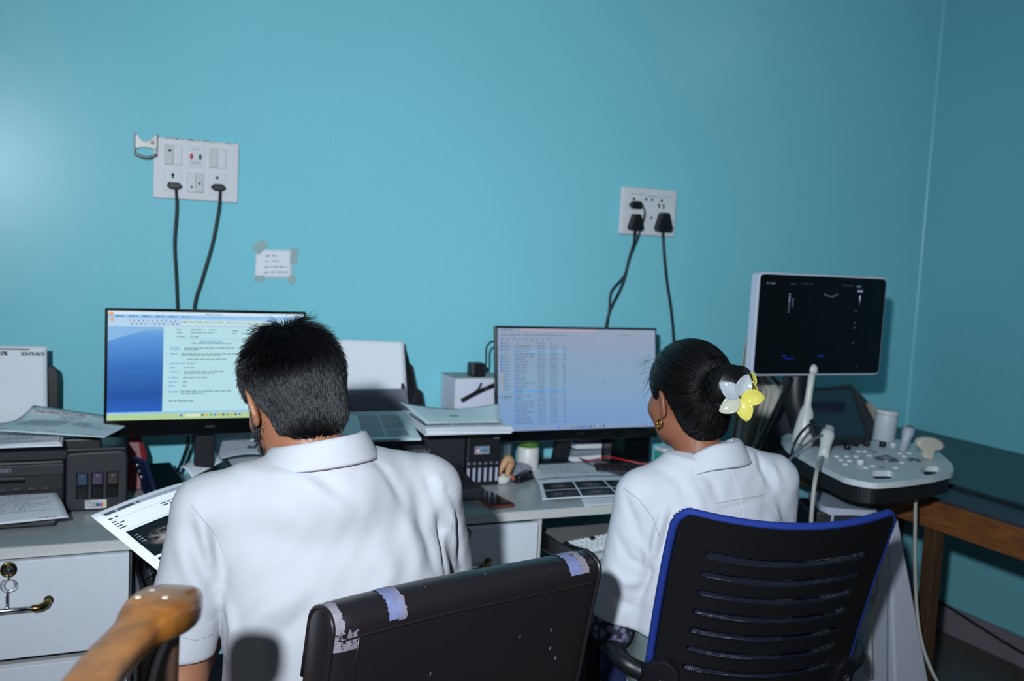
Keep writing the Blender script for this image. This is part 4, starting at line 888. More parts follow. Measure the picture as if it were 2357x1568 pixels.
ucol = [emat('us_dim', (30, 42, 58)), emat('us_mid', (88, 98, 128)), emat('us_blue', (20, 34, 150)), emat('us_bright', (150, 160, 200))]
UW = lambda a, b, v, h, m, sd: words(g, Su, a*mw, b*mw, v*mh, h*mh, mi=m, seed=sd, off=0.0006)
UW(0.05, 0.12, 0.1, 0.018, 1, 1); UW(0.23, 0.28, 0.1, 0.018, 0, 2); UW(0.31, 0.40, 0.09, 0.018, 0, 3); UW(0.63, 0.72, 0.09, 0.018, 0, 4); UW(0.75, 0.80, 0.10, 0.02, 1, 5); UW(0.76, 0.81, 0.145, 0.02, 3, 6)
for k in range(9): UW(0.225, 0.235, 0.2+0.022*k, 0.016, 3 if k < 4 else 1, 20+k)
for k in range(4): UW(0.25, 0.262, 0.25+0.022*k, 0.016, 1, 30+k)
for k in range(8): rect(g, Su, (0.785-0.006*(1-k/8))*mw, (0.19+0.012*k)*mh, (0.785+0.006*(1-k/8))*mw, (0.203+0.012*k)*mh, 3 if k < 4 else 1, 0.0006)
UW(0.205, 0.235, 0.81, 0.02, 2, 40); UW(0.23, 0.30, 0.838, 0.018, 2, 41); UW(0.49, 0.53, 0.81, 0.02, 2, 42); UW(0.8, 0.83, 0.92, 0.02, 0, 43)
for v in (0.35, 0.47, 0.52, 0.68): UW(0.755, 0.765, v, 0.014, 1, int(v*100))
n = 14
g.add([Su((0.55+0.062*cos(pi*(0.12+0.76*k/n)))*mw, (0.155+0.055*sin(pi*(0.12+0.76*k/n)))*mh, 0.0006) for k in range(n+1)]+[Su((0.55+0.058*cos(pi*(0.12+0.76*k/n)))*mw, (0.155+0.048*sin(pi*(0.12+0.76*k/n)))*mh, 0.0006) for k in range(n+1)], [(k, k+1, n+2+k, n+1+k) for k in range(n)], 1)
tag(g.build('screen_readout', ucol, mo), kind='stuff')
# arm behind the monitor
G().box((mc.x-0.03, MY+0.06, mc.z-0.10), (0.12, 0.06, 0.14)).build('monitor_bracket', USG, us, bevel=0.015)
G().tube(smoothpath([V(mc.x-0.03, MY+0.07, mc.z-0.14), V(mc.x-0.03, MY+0.06, 1.05), V(mc.x, MY+0.04, 0.96), V(2.25, 2.46, 0.88)], 6), [0.04]*19, 14).build('monitor_arm', USK, us, smooth=True)
G().lathe([(0.034, 0), (0.036, 0.02), (0.036, 0.055), (0.030, 0.065)], pZ(1828, 905, 1.075)+V(0.015, 0.0, -0.03), n=20).build('arm_collar', mat('collar_lilac', (186, 188, 214), 0.4), us, smooth=True)
# control panel
PZ = 0.92
outl = [(1797, 1008), (1812, 998), (1845, 1000), (1880, 1012), (1940, 1018), (2010, 1008), (2060, 1010), (2100, 1020), (2150, 1030), (2192, 1068), (2196, 1086), (2150, 1098), (2080, 1108), (2010, 1113), (1950, 1102), (1880, 1068), (1850, 1050), (1812, 1030)]
outer = rounded([pZ(*p, PZ) for p in outl], 0.03, 4)
def hole_(c): return rounded([pZ(*p, PZ) for p in c], 0.012, 4)
holes = [hole_([(1996, 1089), (2010, 1084), (2050, 1084), (2062, 1092), (2050, 1102), (2012, 1102)]), hole_([(2116, 1082), (2132, 1073), (2158, 1074), (2170, 1082), (2150, 1092), (2130, 1094)])]
plate('control_panel', USW, us, outer, holes, PZ-0.016, PZ)
cen = sum((Vector(p) for p in outer), Vector())/len(outer)
inset = [cen+(p-cen)*0.965 for p in outer]
for p in inset: p.z = PZ-0.017
plate('panel_underside', USK, us, inset, [[cen+(p-cen)*0.965 for p in h] for h in holes], PZ-0.062, PZ-0.0165)
low = [cen+(p-cen)*0.55+V(0.02, 0.0, 0) for p in outer]
plate('under_tray', USK, us, low, [], PZ-0.13, PZ-0.063)
def knob(px, r, h, m, name='knob', top=0.85): 
    p = pZ(*px, PZ); return G().lathe([(r, 0), (r, h*0.8), (r*top, h), (0, h)], p, n=16).build(name, m, us, smooth=True)
for p in ((1950, 1035), (1969, 1027), (1994, 1027), (2031, 1028)): knob(p, 0.0105, 0.016, USK)
for p in ((1980, 1070), (2055, 1030)): knob(p, 0.0105, 0.016, WHITEP)
p = pZ(2040, 1058, PZ)
G().lathe([(0.034, 0), (0.034, 0.0035), (0.027, 0.005), (0.026, 0.001), (0.0, 0.001)], p, n=28).build('trackball_ring', STEEL, us, smooth=True)
G().sphere(p+V(0, 0, -0.006), 0.021).build('trackball', MIDGREY, us, smooth=True)
p = pZ(2105, 1060, PZ); G().lathe([(0.02, 0), (0.018, 0.003), (0.012, 0.001), (0.0, 0.001)], p, n=24).build('dial', STEEL, us, smooth=True)
kp = [(1962, 1046), (1948, 1052), (1935, 1060), (1976, 1040), (1990, 1040), (2004, 1040), (1945, 1070), (1992, 1078), (2008, 1074), (2000, 1050), (2015, 1042), (2070, 1045), (2080, 1052), (2075, 1066), (2060, 1078), (2030, 1078), (1925, 1052), (1955, 1062), (1970, 1052), (2092, 1045)]
for i, q_ in enumerate(kp):
    p = pZ(*q_, PZ); G().box(p+V(0, 0, 0.002), (0.014, 0.009, 0.005), (0, 0, -0.45)).build('button', WHITEP if i % 5 else MIDGREY, us, bevel=0.0015)
for k in range(8):
    p = pZ(1922+11.5*k, 1021-0.6*k, PZ); G().box(p+V(0, 0, 0.008), (0.006, 0.010, 0.018), (0.3, 0, -0.4)).build('gain_slider', USK, us, bevel=0.001)
# touch screen
tTL, tTR, tBR, tBL = pZ(1829, 893, 1.09), pZ(1962, 890, 1.09), pZ(2003, 1012, 0.945), pZ(1888, 1018, 0.945)
tn = (tBL-tTL).cross(tTR-tTL).normalized()
ts = G().prism(rounded([tTL, tTR, tBR, tBL], 0.012, 4), (0, 0, 0), -tn*0.022).build('touch_screen', USK, us, bevel=0.002)
ctr = (tTL+tTR+tBR+tBL)/4
G().prism([ctr+(p-ctr)*0.87+tn*0.0002 for p in (tTL, tTR, tBR, tBL)], (0, 0, 0), tn*0.0006).build('touch_glass', mat('touch_glass', (26, 34, 48), 0.12, emit=0.0, coat=0.5), ts)
# wand holder bump, column and lower body
hp = pZ(1838, 1010, PZ)
# column
cp = V(2.115, 2.235, 0)
G().prism(rounded([V(2.02, 2.17, 0), V(2.16, 2.09, 0), V(2.25, 2.25, 0), V(2.11, 2.34, 0)], 0.03), (0, 0, 0.14), (0, 0, PZ-0.12)).build('column', USG, us, bevel=0.003)
G().prism(rounded([V(1.99, 2.19, 0), V(2.20, 2.06, 0), V(2.29, 2.20, 0), V(2.07, 2.34, 0)], 0.03), (0, 0, 0.70), (0, 0, 0.785)).build('column_collar', USK, us, bevel=0.006)
G().prism(rounded([V(1.92, 2.18, 0), V(2.2, 1.99, 0), V(2.42, 2.34, 0), V(2.16, 2.46, 0)], 0.05), (0, 0, 0.07), (0, 0, 0.17)).build('base', USG, us, bevel=0.01)
for q_ in ((1.98, 2.19), (2.2, 2.05), (2.37, 2.33), (2.17, 2.40)):
    G().lathe([(0.034, -0.014), (0.036, -0.01), (0.036, 0.01), (0.034, 0.014)], (q_[0], q_[1], 0.036), (0.87, -0.5, 0), 18).build('castor', USK, us, smooth=True)
# rear white cover that widens to the floor
a0, a1 = pY(2048, 1200, 2.02), pY(2068, 1195, 2.02); b0, b1 = pY(2066, 1740, 2.02), pY(2170, 1740, 2.02)
G().prism([V(a0.x, 2.02, a0.z), V(a1.x, 2.02, a1.z), V(b1.x, 2.02, b1.z), V(b0.x, 2.02, b0.z)], (0, 0, 0), (0, 0.05, 0)).build('cover_panel', mat('machine_lilac', (186, 188, 202), 0.5), us, bevel=0.006)
a0, a1 = pY(2025, 1190, 2.0), pY(2046, 1190, 2.0); b0, b1 = pY(1975, 1740, 2.0), pY(2044, 1740, 2.0)
G().prism([V(a0.x, 2.0, a0.z), V(a1.x, 2.0, a1.z), V(b1.x, 2.0, b1.z), V(b0.x, 2.0, b0.z)], (0, 0, 0), (0, 0.05, 0)).build('cover_panel', mat('machine_lilac2', (168, 172, 184), 0.5), us, bevel=0.006)
p = pY(1985, 1370, 1.98); G().lathe([(0.017, 0), (0.019, 0.01), (0.019, 0.05), (0.014, 0.06)], p+V(-0.04, 0, 0), (1, 0.1, 0.1), 14).build('probe_connector', WHITEP, us, smooth=True)
p = pY(1995, 1320, 2.0); G().box(p, (0.05, 0.03, 0.12)).build('connector_block', USG, us, bevel=0.006)
WCAB = mat('cable_white', (170, 168, 160), 0.5)
def lead(name, lab, pts, r, m, cat='cable', n=8):
    o = G().tube(smoothpath(pts, 8), r, n).build(name, m, smooth=True); return tag(o, lab, cat)
lead('probe_cable', 'white cable hanging from the right edge of the control panel to the floor', [pY(2108, 1110, 2.06), pY(2107, 1180, 2.06), pY(2106, 1290, 2.06), pY(2110, 1400, 2.06), pY(2122, 1480, 2.03), pY(2145, 1545, 2.0), pY(2170, 1590, 1.98)], 0.005, WCAB)
lead('probe_cable', 'pale cable hanging below the left edge of the control panel', [pZ(1893, 1054, 0.93), pY(1880, 1085, 2.08), pY(1870, 1160, 2.05), pY(1866, 1240, 2.05), pY(1868, 1340, 2.05)], 0.006, WCAB)
lead('probe_cable', 'looped grey cables hanging beside the white connector', [pY(2010, 1200, 1.97), pY(2022, 1290, 1.97), pY(2026, 1350, 1.97), pY(2012, 1400, 1.97), pY(2002, 1450, 1.97), pY(2004, 1560, 1.97)], 0.007, WCAB)
lead('probe_cable', 'dark cable arching over the small probe', [pZ(1822, 1050, 0.93), pZ(1826, 1028, 0.96), pZ(1845, 995, 1.0), pZ(1872, 975, 1.02), pZ(1900, 985, 1.0), pZ(1918, 1010, 0.965)], 0.004, CABLE)
lead('probe_cable', 'grey cable curving from the small probe', [pZ(1815, 1062, 0.925), pZ(1840, 1035, 0.95), pZ(1875, 1010, 0.975), pZ(1905, 1000, 0.98), pZ(1917, 1012, 0.965)], 0.004, mat('cable_grey', (110, 112, 122), 0.5))
# probes resting in their holders
PR = mat('probe_white', (206, 206, 200), 0.35)
b = pZ(1846, 1022, PZ)
pb_, pt_ = V(b.x, b.y, PZ+0.002), pY(1871, 845, b.y)
ax = (pt_-pb_)
wd = thing('ultrasound_probe', 'long white wand probe standing at the left of the control panel', 'probe', pb_, group='ultrasound probes')
G().tube([pb_+ax*t for t in (0, 0.12, 0.28, 0.42, 0.50, 0.75, 0.93)], [0.036, 0.033, 0.027, 0.021, 0.012, 0.0105, 0.0105], 16).build('handle', PR, wd, smooth=True)
G().sphere(pb_+ax*0.965, (0.0165, 0.0165, 0.019)).build('tip', PR, wd, smooth=True)
b = pZ(1895, 1052, PZ); t = thing('ultrasound_probe', 'short white probe in the front left holder', 'probe', b, group='ultrasound probes')
G().tube([b+V(0.012*k, 0.01*k, 0.018*k) for k in range(5)], [0.016, 0.016, 0.017, 0.022, 0.018], 14).build('handle', PR, t, smooth=True)
G().sphere(b+V(0.05, 0.042, 0.076), (0.017, 0.017, 0.012)).build('tip', GREYW, t, smooth=True)
b = pZ(2076, 1040, PZ); t = thing('ultrasound_probe', 'slim grey probe beside the white canister', 'probe', b, group='ultrasound probes')
tp = pY(2093, 985, b.y)
G().tube([b, b*0.5+tp*0.5, b*0.2+tp*0.8, tp], [0.014, 0.0145, 0.019, 0.018], 12).build('handle', USG, t, smooth=True)
G().sphere(tp, (0.017, 0.017, 0.008)).build('tip', MIDGREY, t, smooth=True)
b = pZ(2132, 1058, PZ); t = thing('ultrasound_probe', 'cream curved probe with a wide head at the right of the panel', 'probe', b, group='ultrasound probes')
hd = [(2107, 1020), (2112, 1010), (2128, 1006), (2148, 1008), (2163, 1016), (2167, 1028), (2160, 1036), (2146, 1036), (2142, 1058), (2122, 1056), (2122, 1038), (2110, 1030)]
PC = mat('probe_cream', (206, 200, 182), 0.4)
G().prism(rounded([pY(*q_, b.y) for q_ in hd], 0.008, 3), (0.0, -0.012, 0), (0.008, 0.016, 0)).build('head', PC, t, bevel=0.006, seg=3)
G().prism(rounded([pY(*q_, b.y) for q_ in ((2150, 1007), (2165, 1016), (2169, 1027), (2163, 1034), (2158, 1022))], 0.004, 3), (0.002, -0.010, 0), (0.010, 0.014, 0)).build('lens', MIDGREY, t, bevel=0.002)
# canister at the back right of the panel
b = pZ(2033, 1014, PZ); t = thing('gel_canister', 'white plastic canister standing on the ultrasound panel', 'canister', b)
tp = pY(2043, 946, b.y); ax = tp-b
G().tube([b, b+ax*0.02, b+ax*0.9, b+ax], [0.033, 0.036, 0.036, 0.034], 24).build('body', mat('canister_white', (196, 200, 204), 0.4), t, smooth=True)
G().tube([b+ax*0.86, b+ax*1.0, b+ax*1.02], [0.0375, 0.0375, 0.034], 24).build('lid', WHITEP, t, smooth=True)
# cream cloth behind the machine
CLO = mat('cream_cloth', (176, 174, 164), 0.9, bump=(250, 0.3, 0.001))
def cloth(u, v):
    lx = [(0, 1733), (0.12, 1716), (0.3, 1705), (0.55, 1690), (1, 1668)]; rx = [(0, 1741), (0.12, 1752), (0.3, 1770), (0.42, 1828), (0.55, 1808), (0.75, 1772), (1, 1748)]
    def ip(T, t):
        for (a, p), (b_, q_) in zip(T, T[1:]):
            if t <= b_: return p+(q_-p)*(t-a)/(b_-a)
        return T[-1][1]
    y = 735+400*v; x = ip(lx, v)+(ip(rx, v)-ip(lx, v))*u
    return pY(x, y, 2.76+0.022*sin(u*15+v*1.5)*(0.3+v)+0.01*sin(u*31))
t = thing('draped_cloth', 'cream cloth hanging behind the ultrasound monitor', 'cloth', (2.22, 2.79, 0))
G().slab(cloth, 48, 24, 0.002).build('cloth', CLO, t, smooth=True)
tp = pY(1737, 735, 2.79); G().tube([V(tp.x, 2.79, 0.012), V(tp.x, 2.79, tp.z)], 0.012, 12).build('stand_pole', STEEL, t, smooth=True); G().lathe([(0.14, 0), (0.14, 0.012), (0.02, 0.02)], (tp.x, 2.79, 0), n=24).build('stand_foot', STEEL, t, smooth=True)
t = G().tube(smoothpath([pY(1822, 872, 2.50), pY(1800, 915, 2.49), pY(1765, 985, 2.47), pY(1735, 1045, 2.46), pY(1720, 1120, 2.45)], 6), 0.008, 8).build('machine_lead', CABLE, smooth=True); tag(t, 'black lead slanting down before the cream cloth', 'cable')
t = thing('file_board', 'dark board leaning behind the touch screen', 'board', pY(1900, 1000, 2.72))
G().prism([pY(1765, 985, 2.68), pY(1812, 905, 2.68), pY(1960, 885, 2.70), pY(2060, 990, 2.70), pY(2040, 1010, 2.68), pY(1770, 1060, 2.68)], (0, 0, 0), (0, 0.015, 0)).build('panel', mat('board_dark', (52, 54, 58), 0.6), t)
G().prism([pY(1992, 930, 2.685), pY(2000, 925, 2.685), pY(2062, 990, 2.685), pY(2030, 1005, 2.685)], (0, -0.006, 0), (0, 0, 0)).build('pale_edge', mat('board_pale', (170, 160, 150), 0.6), t)

# ================================================================== BROWN PADDED CHAIR
LEA = mat('brown_leather', (30, 25, 27), 0.36, bump=(70, 0.25, 0.0012), var=(8, 0.15))
LEAW = mat('worn_leather', (128, 120, 130), 0.8, var=(120, 0.3), bump=(160, 0.6, 0.001))
LEAB = mat('worn_blue', (112, 118, 156), 0.8, var=(120, 0.3))
A0 = V(0.358, 1.392, 0); B0 = V(0.868, 1.505, 0); wd_ = (B0-A0).normalized(); nb = V(wd_.y, -wd_.x, 0)   # nb points to the camera
LW = (B0-A0).length; rT = 0.042
bc = thing('padded_chair', 'brown leather chair with worn white patches behind the man', 'chair', (A0+B0)/2 - nb*0.25)
def backS(s, a, off=0.0):
    """s along the width 0..LW, a: 0 seat side bottom .. 1 rear bottom"""
    e = min(s, LW-s); sh = 1.0 if e > 0.03 else sqrt(max(0.0, 1-((0.03-e)/0.03)**2))*0.35+0.65
    z1 = 0.930+0.012*(s/LW)+0.004*sin(s*9); r = rT*sh+off
    if a < 0.3: h = 0.36+(z1-0.36)*(a/0.3); p = V(0, 0, h) - nb*r
    elif a < 0.7: t = (a-0.3)/0.4*pi; p = V(0, 0, z1+sin(t)*r*0.85) - nb*(cos(t)*r)
    else: h = z1-(z1-0.36)*((a-0.7)/0.3); p = V(0, 0, h) + nb*r
    rec = (p.z-0.93)*0.20
    return A0 + wd_*s + p + nb*rec + nb*0.0
g = G(); us_ = [0, 0.004, 0.010, 0.018, 0.030] + [0.03+(LW-0.06)*k/20 for k in range(1, 20)] + [LW-0.03, LW-0.018, LW-0.010, LW-0.004, LW]
va = [0, 0.15, 0.3]+[0.3+0.4*k/12 for k in range(1, 12)]+[0.7, 0.78, 0.85, 0.92, 1.0]
nv = len(va); g.add([backS(s, a) for s in us_ for a in va], [(i*nv+j, (i+1)*nv+j, (i+1)*nv+j+1, i*nv+j+1) for i in range(len(us_)-1) for j in range(nv-1)])
for i in (0, len(us_)-1): g.f.append(tuple(range(i*nv, i*nv+nv))); g.mi.append(0)
g.f.append(tuple(i*nv for i in range(len(us_)))+tuple(i*nv+nv-1 for i in range(len(us_)-1, -1, -1))); g.mi.append(0)
g.build('backrest', LEA, bc, smooth=True)
G().tube([backS(s, 0.705, 0.0005) for s in [LW*k/40 for k in range(1, 40)]], 0.0022, 6).build('seam', LEA, bc, smooth=True)
G().tube([backS(0.045+0.0*k, 0.705+0.295*k/12, 0.0008) for k in range(13)], 0.0018, 6).build('seam', LEA, bc, smooth=True)
for s_ in (0.004, LW-0.004): G().tube([backS(s_, 0.25+0.75*k/30, 0.002) for k in range(31)], 0.0042, 8).build('piping', LEA, bc, smooth=True)
def patch(name, s0, s1, a0, a1, m, seed):
    r = random.Random(seed); e = [r.uniform(-1, 1) for _ in range(60)]
    def fn(u, v):
        w0 = s0+0.0018*e[int(v*20)]*(1-u); w1 = s1+0.0022*e[20+int(v*20)]
        b0 = a0+0.02*e[40+int(u*8)]; return backS(w0+(w1-w0)*u+0.02*(v-0.5)*0, b0+(a1-b0)*v, 0.0012)
    G().grid(fn, 8, 20).build(name, m, bc, smooth=True)
patch('worn_patch', 0.006, 0.020, 0.36, 0.70, LEAW, 1); patch('worn_patch', 0.006, 0.042, 0.69, 0.715, LEAW, 2)
patch('worn_patch', 0.092, 0.118, 0.44, 0.69, LEAB, 3); patch('worn_patch', 0.110, 0.122, 0.40, 0.70, LEAW, 4)
patch('worn_patch', LW-0.075, LW-0.050, 0.44, 0.66, LEAB, 5); patch('worn_patch', LW-0.050, LW-0.034, 0.44, 0.66, LEAW, 6); patch('worn_patch', LW-0.010, LW-0.001, 0.38, 0.66, LEAW, 7)
r = random.Random(4)
for k in range(14):
    s_, a_ = r.uniform(0.1, LW-0.04), r.uniform(0.5, 0.98); d = r.uniform(0.0006, 0.0016)
    G().grid(lambda u, v: backS(s_+d*(u-0.5)*2*(1+abs(v-0.5)), a_+0.003*(v-0.5), 0.0008), 2, 2).build('scuff', LEAW, bc)
sc = (A0+B0)/2 - nb*0.29
Rz = Matrix((wd_, -nb, V(0, 0, 1))).transposed()
G().box(sc+V(0, 0, 0.455), (0.52, 0.50, 0.09), Rz).build('seat', LEA, bc, bevel=0.03, seg=4)
for sx in (-1, 1):
    for sy in (-1, 1): G().box(sc+wd_*(0.22*sx)-nb*(0.2*sy)+V(0, 0, 0.205), (0.035, 0.035, 0.41), Rz).build('leg', BLACK, bc, bevel=0.004)
G().box((A0+B0)/2+V(0, 0, 0.40)-nb*0.03, (0.4, 0.03, 0.10), Rz).build('back_bracket', BLACK, bc)

# ================================================================== BLUE MESH CHAIR
SHELL = mat('chair_shell', (17, 17, 19), 0.42, bump=(200, 0.12, 0.0006), var=(20, 0.1))
def mesh_mat():
    m = mat('blue_mesh', (9, 17, 46), 0.8, bump=(400, 0.3, 0.001)); nt = m.node_tree; N = nt.nodes.new; L = nt.links.new
    uv = N('ShaderNodeUVMap'); sc_ = N('ShaderNodeVectorMath'); sc_.operation = 'MULTIPLY'; sc_.inputs[1].default_value = (105, 95, 1); L(uv.outputs['UV'], sc_.inputs[0])
    sx = N('ShaderNodeSeparateXYZ'); L(sc_.outputs[0], sx.inputs[0])
    fl = N('ShaderNodeMath'); fl.operation = 'FLOOR'; L(sx.outputs['Y'], fl.inputs[0])
    hf = N('ShaderNodeMath'); hf.operation = 'MULTIPLY'; hf.inputs[1].default_value = 0.5; L(fl.outputs[0], hf.inputs[0])
    ad_ = N('ShaderNodeMath'); ad_.operation = 'ADD'; L(sx.outputs['X'], ad_.inputs[0]); L(hf.outputs[0], ad_.inputs[1])
    cb_ = N('ShaderNodeCombineXYZ'); L(ad_.outputs[0], cb_.inputs[0]); L(sx.outputs['Y'], cb_.inputs[1])
    fr = N('ShaderNodeVectorMath'); fr.operation = 'FRACTION'; L(cb_.outputs[0], fr.inputs[0])
    sb = N('ShaderNodeVectorMath'); sb.operation = 'SUBTRACT'; sb.inputs[1].default_value = (0.5, 0.5, 0); L(fr.outputs[0], sb.inputs[0])
    ln = N('ShaderNodeVectorMath'); ln.operation = 'LENGTH'; L(sb.outputs[0], ln.inputs[0])
    gt = N('ShaderNodeMath'); gt.operation = 'GREATER_THAN'; gt.inputs[1].default_value = 0.32; L(ln.outputs['Value'], gt.inputs[0])
    L(gt.outputs[0], nt.nodes['Principled BSDF'].inputs['Alpha']); return m
BMESH = mesh_mat(); BEDGE = mat('blue_binding', (14, 46, 130), 0.8, bump=(350, 0.5, 0.0015))
cw = V(0.965, -0.261, 0).normalized(); cn_ = V(-0.261, -0.965, 0).normalized(); cm = V(1.346, 1.528, 0); ZT = 1.0
ch = thing('mesh_chair', 'black slatted office chair with blue mesh behind the woman', 'chair', (1.46, 1.93, 0))
HWs = 0.228
def shellP(s, z, off=0.0, grow=1.0):
    """s -1..1 across, z height at the edges; off > 0 towards the camera"""
    d = (ZT-z); rec = 0.44*d-0.25*d*d*(1 if d > 0 else 0)
    hw = HWs*(1-0.10*max(0.0, d-0.1))*grow
    return cm + cw*(hw*s) + cn_*(0.050*(1-s*s)-rec+off) + V(0, 0, z-0.022*(1-s*s))
ZB = 0.54
slots = [0.922-0.0452*k for k in range(7)]
S1, HH = 0.76, 0.0088
def slot_h(s, k): 
    e = abs(s+0.02*k*0)-S1
    return 0 if abs(s) >= S1 else HH*min(1.0, sqrt(max(0.0, 1-((abs(s)-(S1-0.035))/0.035)**2)) if abs(s) > S1-0.035 else 1.0)
svals = sorted(set([-1+2*k/40 for k in range(41)]+[sg*(S1-0.035*q_/6) for q_ in range(7) for sg in (-1, 1)]))
edges = [(lambda s: 0.0, ZT)] 
def strip(zt, zb, name):
    g = G(); n = len(svals); rows = 4
    for side, off in ((0, 0.0), (1, -0.010)):
        o = g.add([shellP(s, zt(s)+(zb(s)-zt(s))*r_/rows, off) for r_ in range(rows+1) for s in svals], [])
        for r_ in range(rows):
            for i in range(n-1):
                q_ = (o+r_*n+i, o+r_*n+i+1, o+(r_+1)*n+i+1, o+(r_+1)*n+i)
                A_, B_ = g.v[q_[0]], g.v[q_[3]]
                g.f.append(q_ if side == 0 else q_[::-1]); g.mi.append(0)
    N_ = n*(rows+1)
    for i in range(n-1):
        g.f.append((i, N_+i, N_+i+1, i+1)); g.mi.append(0); k = rows*n+i
        g.f.append((k, k+1, N_+k+1, N_+k)); g.mi.append(0)
    for r_ in range(rows):
        a = r_*n; g.f.append((a, a+n, N_+a+n, N_+a)); g.mi.append(0); a = r_*n+n-1; g.f.append((a, N_+a, N_+a+n, a+n)); g.mi.append(0)
    return g.build(name, SHELL, ch, smooth=False)
RT = 0.05
topz = lambda s: ZT - (0 if abs(s) < 0.9 else 0.02*(1-sqrt(max(0, 1-((abs(s)-0.9)/0.1)**2))))
bounds = [(topz, lambda s: slots[0]+slot_h(s, 0), 'top_band')]
for k in range(6): bounds.append(((lambda s, k=k: slots[k]-slot_h(s, k)), (lambda s, k=k: slots[k+1]+slot_h(s, k+1)), 'slat'))
bounds.append(((lambda s: slots[6]-slot_h(s, 6)), (lambda s: ZB), 'lower_band'))
for zt, zb, nm in bounds: strip(zt, zb, nm)
G().grid(lambda u, v: shellP((u*2-1)*1.0, topz(u*2-1)+0.006-(ZT-ZB)*v, -0.030, 1.03), 40, 30, uv=UVI).build('mesh_panel', BMESH, ch, smooth=True)
per = [shellP(-1, ZB+0.08+(ZT-0.03-ZB-0.08)*k/16, -0.017, 1.03) for k in range(17)] + [shellP(-1+0.03+0.05*k/4, ZT-0.012+0.014*k/4, -0.017, 1.03) for k in range(5)] + [shellP(-0.9+1.8*k/30, ZT+0.004, -0.017, 1.03) for k in range(31)] + [shellP(0.94, ZT-0.002, -0.017, 1.03)]+[shellP(1, ZT-0.02-(ZT-0.02-ZB-0.08)*k/16, -0.017, 1.03) for k in range(17)]
G().tube(per, 0.0085, 10).build('binding', BEDGE, ch, smooth=True)
fw = -cn_; sm = cm+fw*0.46
Rc = Matrix((cw, fw, V(0, 0, 1))).transposed()
G().box(sm+V(0, 0, 0.46), (0.48, 0.46, 0.07), Rc).build('seat', mat('seat_blue', (26, 40, 90), 0.9), ch, bevel=0.03, seg=4)
for sg in (-1, 1):
    b0 = shellP(sg*0.93, 0.63, 0.012)
    a1 = b0 + cw*(0.035*sg) + fw*0.05
    br_ = G().prism(rounded([shellP(sg*0.80, 0.640, 0.006), shellP(sg*0.94, 0.660, 0.006), shellP(sg*1.10, 0.625, 0.0), shellP(sg*1.12, 0.51, 0.0), shellP(sg*0.74, 0.51, 0.006)], 0.03, 4), cn_*0.012, cn_*(-0.02)).build('arm_bracket', BLACK, ch, bevel=0.005)
    G().lathe([(0.008, 0), (0.008, 0.003), (0.005, 0.003), (0.005, 0.001), (0, 0.001)], shellP(sg*0.95, 0.605, 0.020), cn_, 14).build('screw', DKGREY, ch, smooth=True)
    pth = smoothpath([shellP(sg*1.04, 0.60, -0.02), shellP(sg*1.08, 0.62, -0.06)+cw*(0.04*sg), sm+cw*(0.285*sg)-fw*0.10+V(0, 0, 0.655), sm+cw*(0.285*sg)+fw*0.12+V(0, 0, 0.66)], 6)
    G().tube(pth, [0.020]*len(pth), 10).build('armrest', BLACK, ch, smooth=True)
    G().bar(sm+cw*(0.27*sg)+V(0, 0, 0.44), sm+cw*(0.285*sg)+V(0, 0, 0.65), 0.03, 0.05).build('arm_support', BLACK, ch, bevel=0.006)
G().lathe([(0.03, 0.06), (0.03, 0.30), (0.018, 0.30), (0.018, 0.43)], (sm.x, sm.y, 0)).build('gas_lift', CHROME, ch, smooth=True)
for k in range(5):
    a = 2*pi*k/5+0.3; e = V(sm.x+0.28*cos(a), sm.y+0.28*sin(a), 0.075)
    G().bar((sm.x, sm.y, 0.10), e, 0.045, 0.03).build('base_arm', BLACK, ch, bevel=0.006)
    G().lathe([(0.028, -0.02), (0.03, 0), (0.028, 0.02)], (e.x, e.y, 0.031), (-sin(a), cos(a), 0), 16).build('castor', BLACK, ch, smooth=True)

# ================================================================== WOODEN CHAIR AT THE FRONT
WOODC = wood_mat('chair_wood', (112, 66, 22), (160, 100, 38), 5, 0.3, (4, 4, 1), 0.35)
wc = thing('wooden_chair', 'varnished wooden chair with a rounded arm end at the front left', 'chair', (-0.15, 0.75, 0))
ctrl = [(V(-0.20, 0.42, 1.085), 0.044, 0.026), (V(-0.075, 0.62, 1.090), 0.046, 0.026), (V(0.005, 0.84, 1.092), 0.050, 0.026), (V(0.046, 0.96, 1.092), 0.047, 0.027), (V(0.076, 1.025, 1.093), 0.047, 0.030), (V(0.092, 1.055, 1.094), 0.064, 0.036), (V(0.104, 1.078, 1.093), 0.073, 0.042), (V(0.118, 1.108, 1.090), 0.072, 0.043), (V(0.130, 1.133, 1.086), 0.056, 0.038), (V(0.137, 1.146, 1.083), 0.026, 0.024)]
pc = smoothpath([c[0] for c in ctrl], 6); ww = smoothpath([V(c[1], c[2], 0) for c in ctrl], 6)
g = G(); nS = 20
for i, p in enumerate(pc):
    T = (pc[min(i+1, len(pc)-1)]-pc[max(i-1, 0)]).normalized(); sd = T.cross(V(0, 0, 1)).normalized(); up = sd.cross(T)
    for j in range(nS):
        a = 2*pi*j/nS; ca, sa = cos(a), sin(a); e = 0.55
        g.v.append(p + sd*(ww[i].x/2*math.copysign(abs(ca)**e, ca)) + up*(ww[i].y/2*math.copysign(abs(sa)**e, sa)))
for i in range(len(pc)-1):
    for j in range(nS): g.f.append((i*nS+j, i*nS+(j+1) % nS, (i+1)*nS+(j+1) % nS, (i+1)*nS+j)); g.mi.append(0)
g.f.append(tuple(range(nS))[::-1]); g.f.append(tuple(range((len(pc)-1)*nS, len(pc)*nS))); g.mi += [0, 0]
g.build('arm_rail', WOODC, wc, smooth=True)
